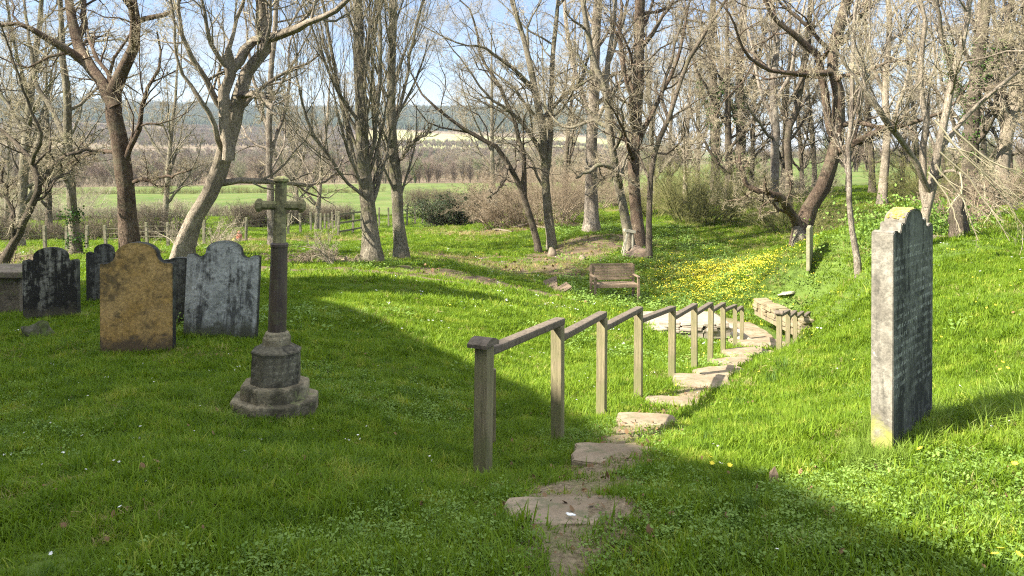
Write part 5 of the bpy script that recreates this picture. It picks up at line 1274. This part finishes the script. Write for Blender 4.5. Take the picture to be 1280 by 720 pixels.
# ------------------------------------------------------------------ far woods
fm_ = []
for k in range(3):
    n0 = 9; P = np.zeros((n0, 6, 3)); 
    for i in range(n0):
        a = rng.uniform(0, 6.28); s = np.linspace(0, 1, 6); P[i] = np.stack([np.cos(a)*s*rng.uniform(.8, 2.6), np.sin(a)*s*rng.uniform(.8, 2.6), s**.8*rng.uniform(5, 8.5)], -1)
    Rr = np.repeat(np.linspace(.16, .05, 6)[None], n0, 0); pt = [tubes(P, Rr, 3)]
    A_, B_ = spawn(P, Rr, 8, .15, 1, .7, .45, 4, .15, .05, .6, .06); pt.append(tubes(A_, B_, 3))
    A_, B_ = spawn(A_, B_, 7, .1, 1, .7, .6, 3, .2, .03, .7, .045); pt.append(tubes(A_, B_, 3)); fm_.append(npmesh('w', *join(pt)))
m, t = mat('winter wood'); oi = t.nodes.new('ShaderNodeObjectInfo'); bsdf(t, ramp(t, oi.outputs['Random'], [(.05, (.11, .085, .06)), (.5, (.22, .17, .13)), (.8, (.20, .18, .12)), (.97, (.13, .15, .07))]), .9, (), .1)
FW = src_col('far_tree', fm_, m)
def cone():
    V, F = [], []
    for L_ in range(5):
        z0, z1, r0 = 1.2+L_*2.2, 4.6+L_*2.3, 2.3*(1-L_*.17); o_ = len(V); n_ = 9
        for k in range(n_): a = k/n_*6.283+L_; rr = r0*(1 if k % 2 else .72)*rng.uniform(.85, 1.1); V.append((math.cos(a)*rr, math.sin(a)*rr, z0+rng.uniform(-.3, .3)))
        V.append((0, 0, z1))
        for k in range(n_): F.append((o_+k, o_+(k+1) % n_, o_+n_, o_+n_))
    F = [(a, b, c) for a, b, c, _ in F]
    return npmesh('c', V, F, False)
m, t = mat('conifer green'); oi = t.nodes.new('ShaderNodeObjectInfo'); bsdf(t, ramp(t, oi.outputs['Random'], [(.1, (.02, .034, .02)), (.9, (.06, .075, .045))]), .9, (), .1); M['conifer'] = m
CO = src_col('conifer', [cone() for _ in range(3)], M['conifer'])
def far_pts(n_, y0, y1, az0, az1):
    Y = np.sqrt(rng.uniform(y0**2, y1**2, n_)); a = np.radians(rng.uniform(az0, az1, n_)); return Y*np.sin(a), Y*np.cos(a)
X, Y = far_pts(24000, 135, 1010, -38, 12); d_ = np.hypot(X, Y); k = (pnoise(X, Y, .012, 51) > -.35) & ((d_ < 720) | (np.degrees(np.arctan2(X, Y)) < -11+3*pnoise(X, Y, .01, 5))); scatter('far_woodland', X[k], Y[k], .22, .55, FW, 'brown leafless woodland filling the valley', .06)
X, Y = far_pts(1200, 100, 500, 14, 38); k = pnoise(X, Y, .02, 53) > .25; scatter('far_woodland', X[k], Y[k], .3, .5, FW, 'low brown scrub on the fields at the right', .06)
X, Y = far_pts(34000, 990, 1800, -38, 10); scatter('conifer_forest', X, Y, .4, .75, CO, 'dark conifer forest on the far hillside', .03)
#village
vr = np.random.default_rng(8)
MW = m_plain('white render', (.60, .58, .54), (.72, .70, .66), 1); MR = m_plain('roof slate', (.16, .12, .10), (.26, .18, .14), 1)
for i, px in enumerate([1040,1052,1063,1071,1083,1094,1128,1139]):
    x, y, _ = at(px, 190, 620+vr.uniform(-40, 40)); z = ground(x, y); W_ = vr.uniform(7, 11); H_ = vr.uniform(4, 6)
    ho = thing('house', (x, y, z), 'tiny pale house of the distant village seen under the right-hand trees', 'house', 'houses of the distant village', rz=vr.uniform(-.5, .5))
    part('wall', lambda bm: bm_box(bm, W_, 7, H_, Matrix.Translation((0, 0, H_/2-.3))), MW, ho)
    def rf(bm):
        v = [bm.verts.new(c) for c in ((-W_/2-.3, -3.9, H_-.4), (W_/2+.3, -3.9, H_-.4), (W_/2+.3, 3.9, H_-.4), (-W_/2-.3, 3.9, H_-.4), (-W_/2-.3, 0, H_+2.4), (W_/2+.3, 0, H_+2.4))]
        for f in ((0, 1, 5, 4), (2, 3, 4, 5), (0, 4, 3), (1, 2, 5), (3, 2, 1, 0)): bm.faces.new([v[k] for k in f])
    part('roof', rf, MR, ho)

# ------------------------------------------------------------------ the air
HZ = 1.0
me = bpy.data.meshes.new('haze'); bm = bmesh.new(); bm_box(bm, 9000, 7600, 260, Matrix.Translation((0, 3050, 80))); bm.to_mesh(me); bm.free()
mh = bpy.data.materials.new('haze'); mh.use_nodes = True; t = mh.node_tree; t.nodes.clear()
pv = t.nodes.new('ShaderNodeVolumePrincipled'); pv.inputs['Color'].default_value = (.78, .86, 1, 1); pv.inputs['Density'].default_value = .00014; pv.inputs['Anisotropy'].default_value = .2
oo = t.nodes.new('ShaderNodeOutputMaterial'); t.links.new(pv.outputs[0], oo.inputs['Volume'])
hz = link('haze', me, mh); tag(hz, 'thin haze over the far hills', 'haze', kind='stuff')
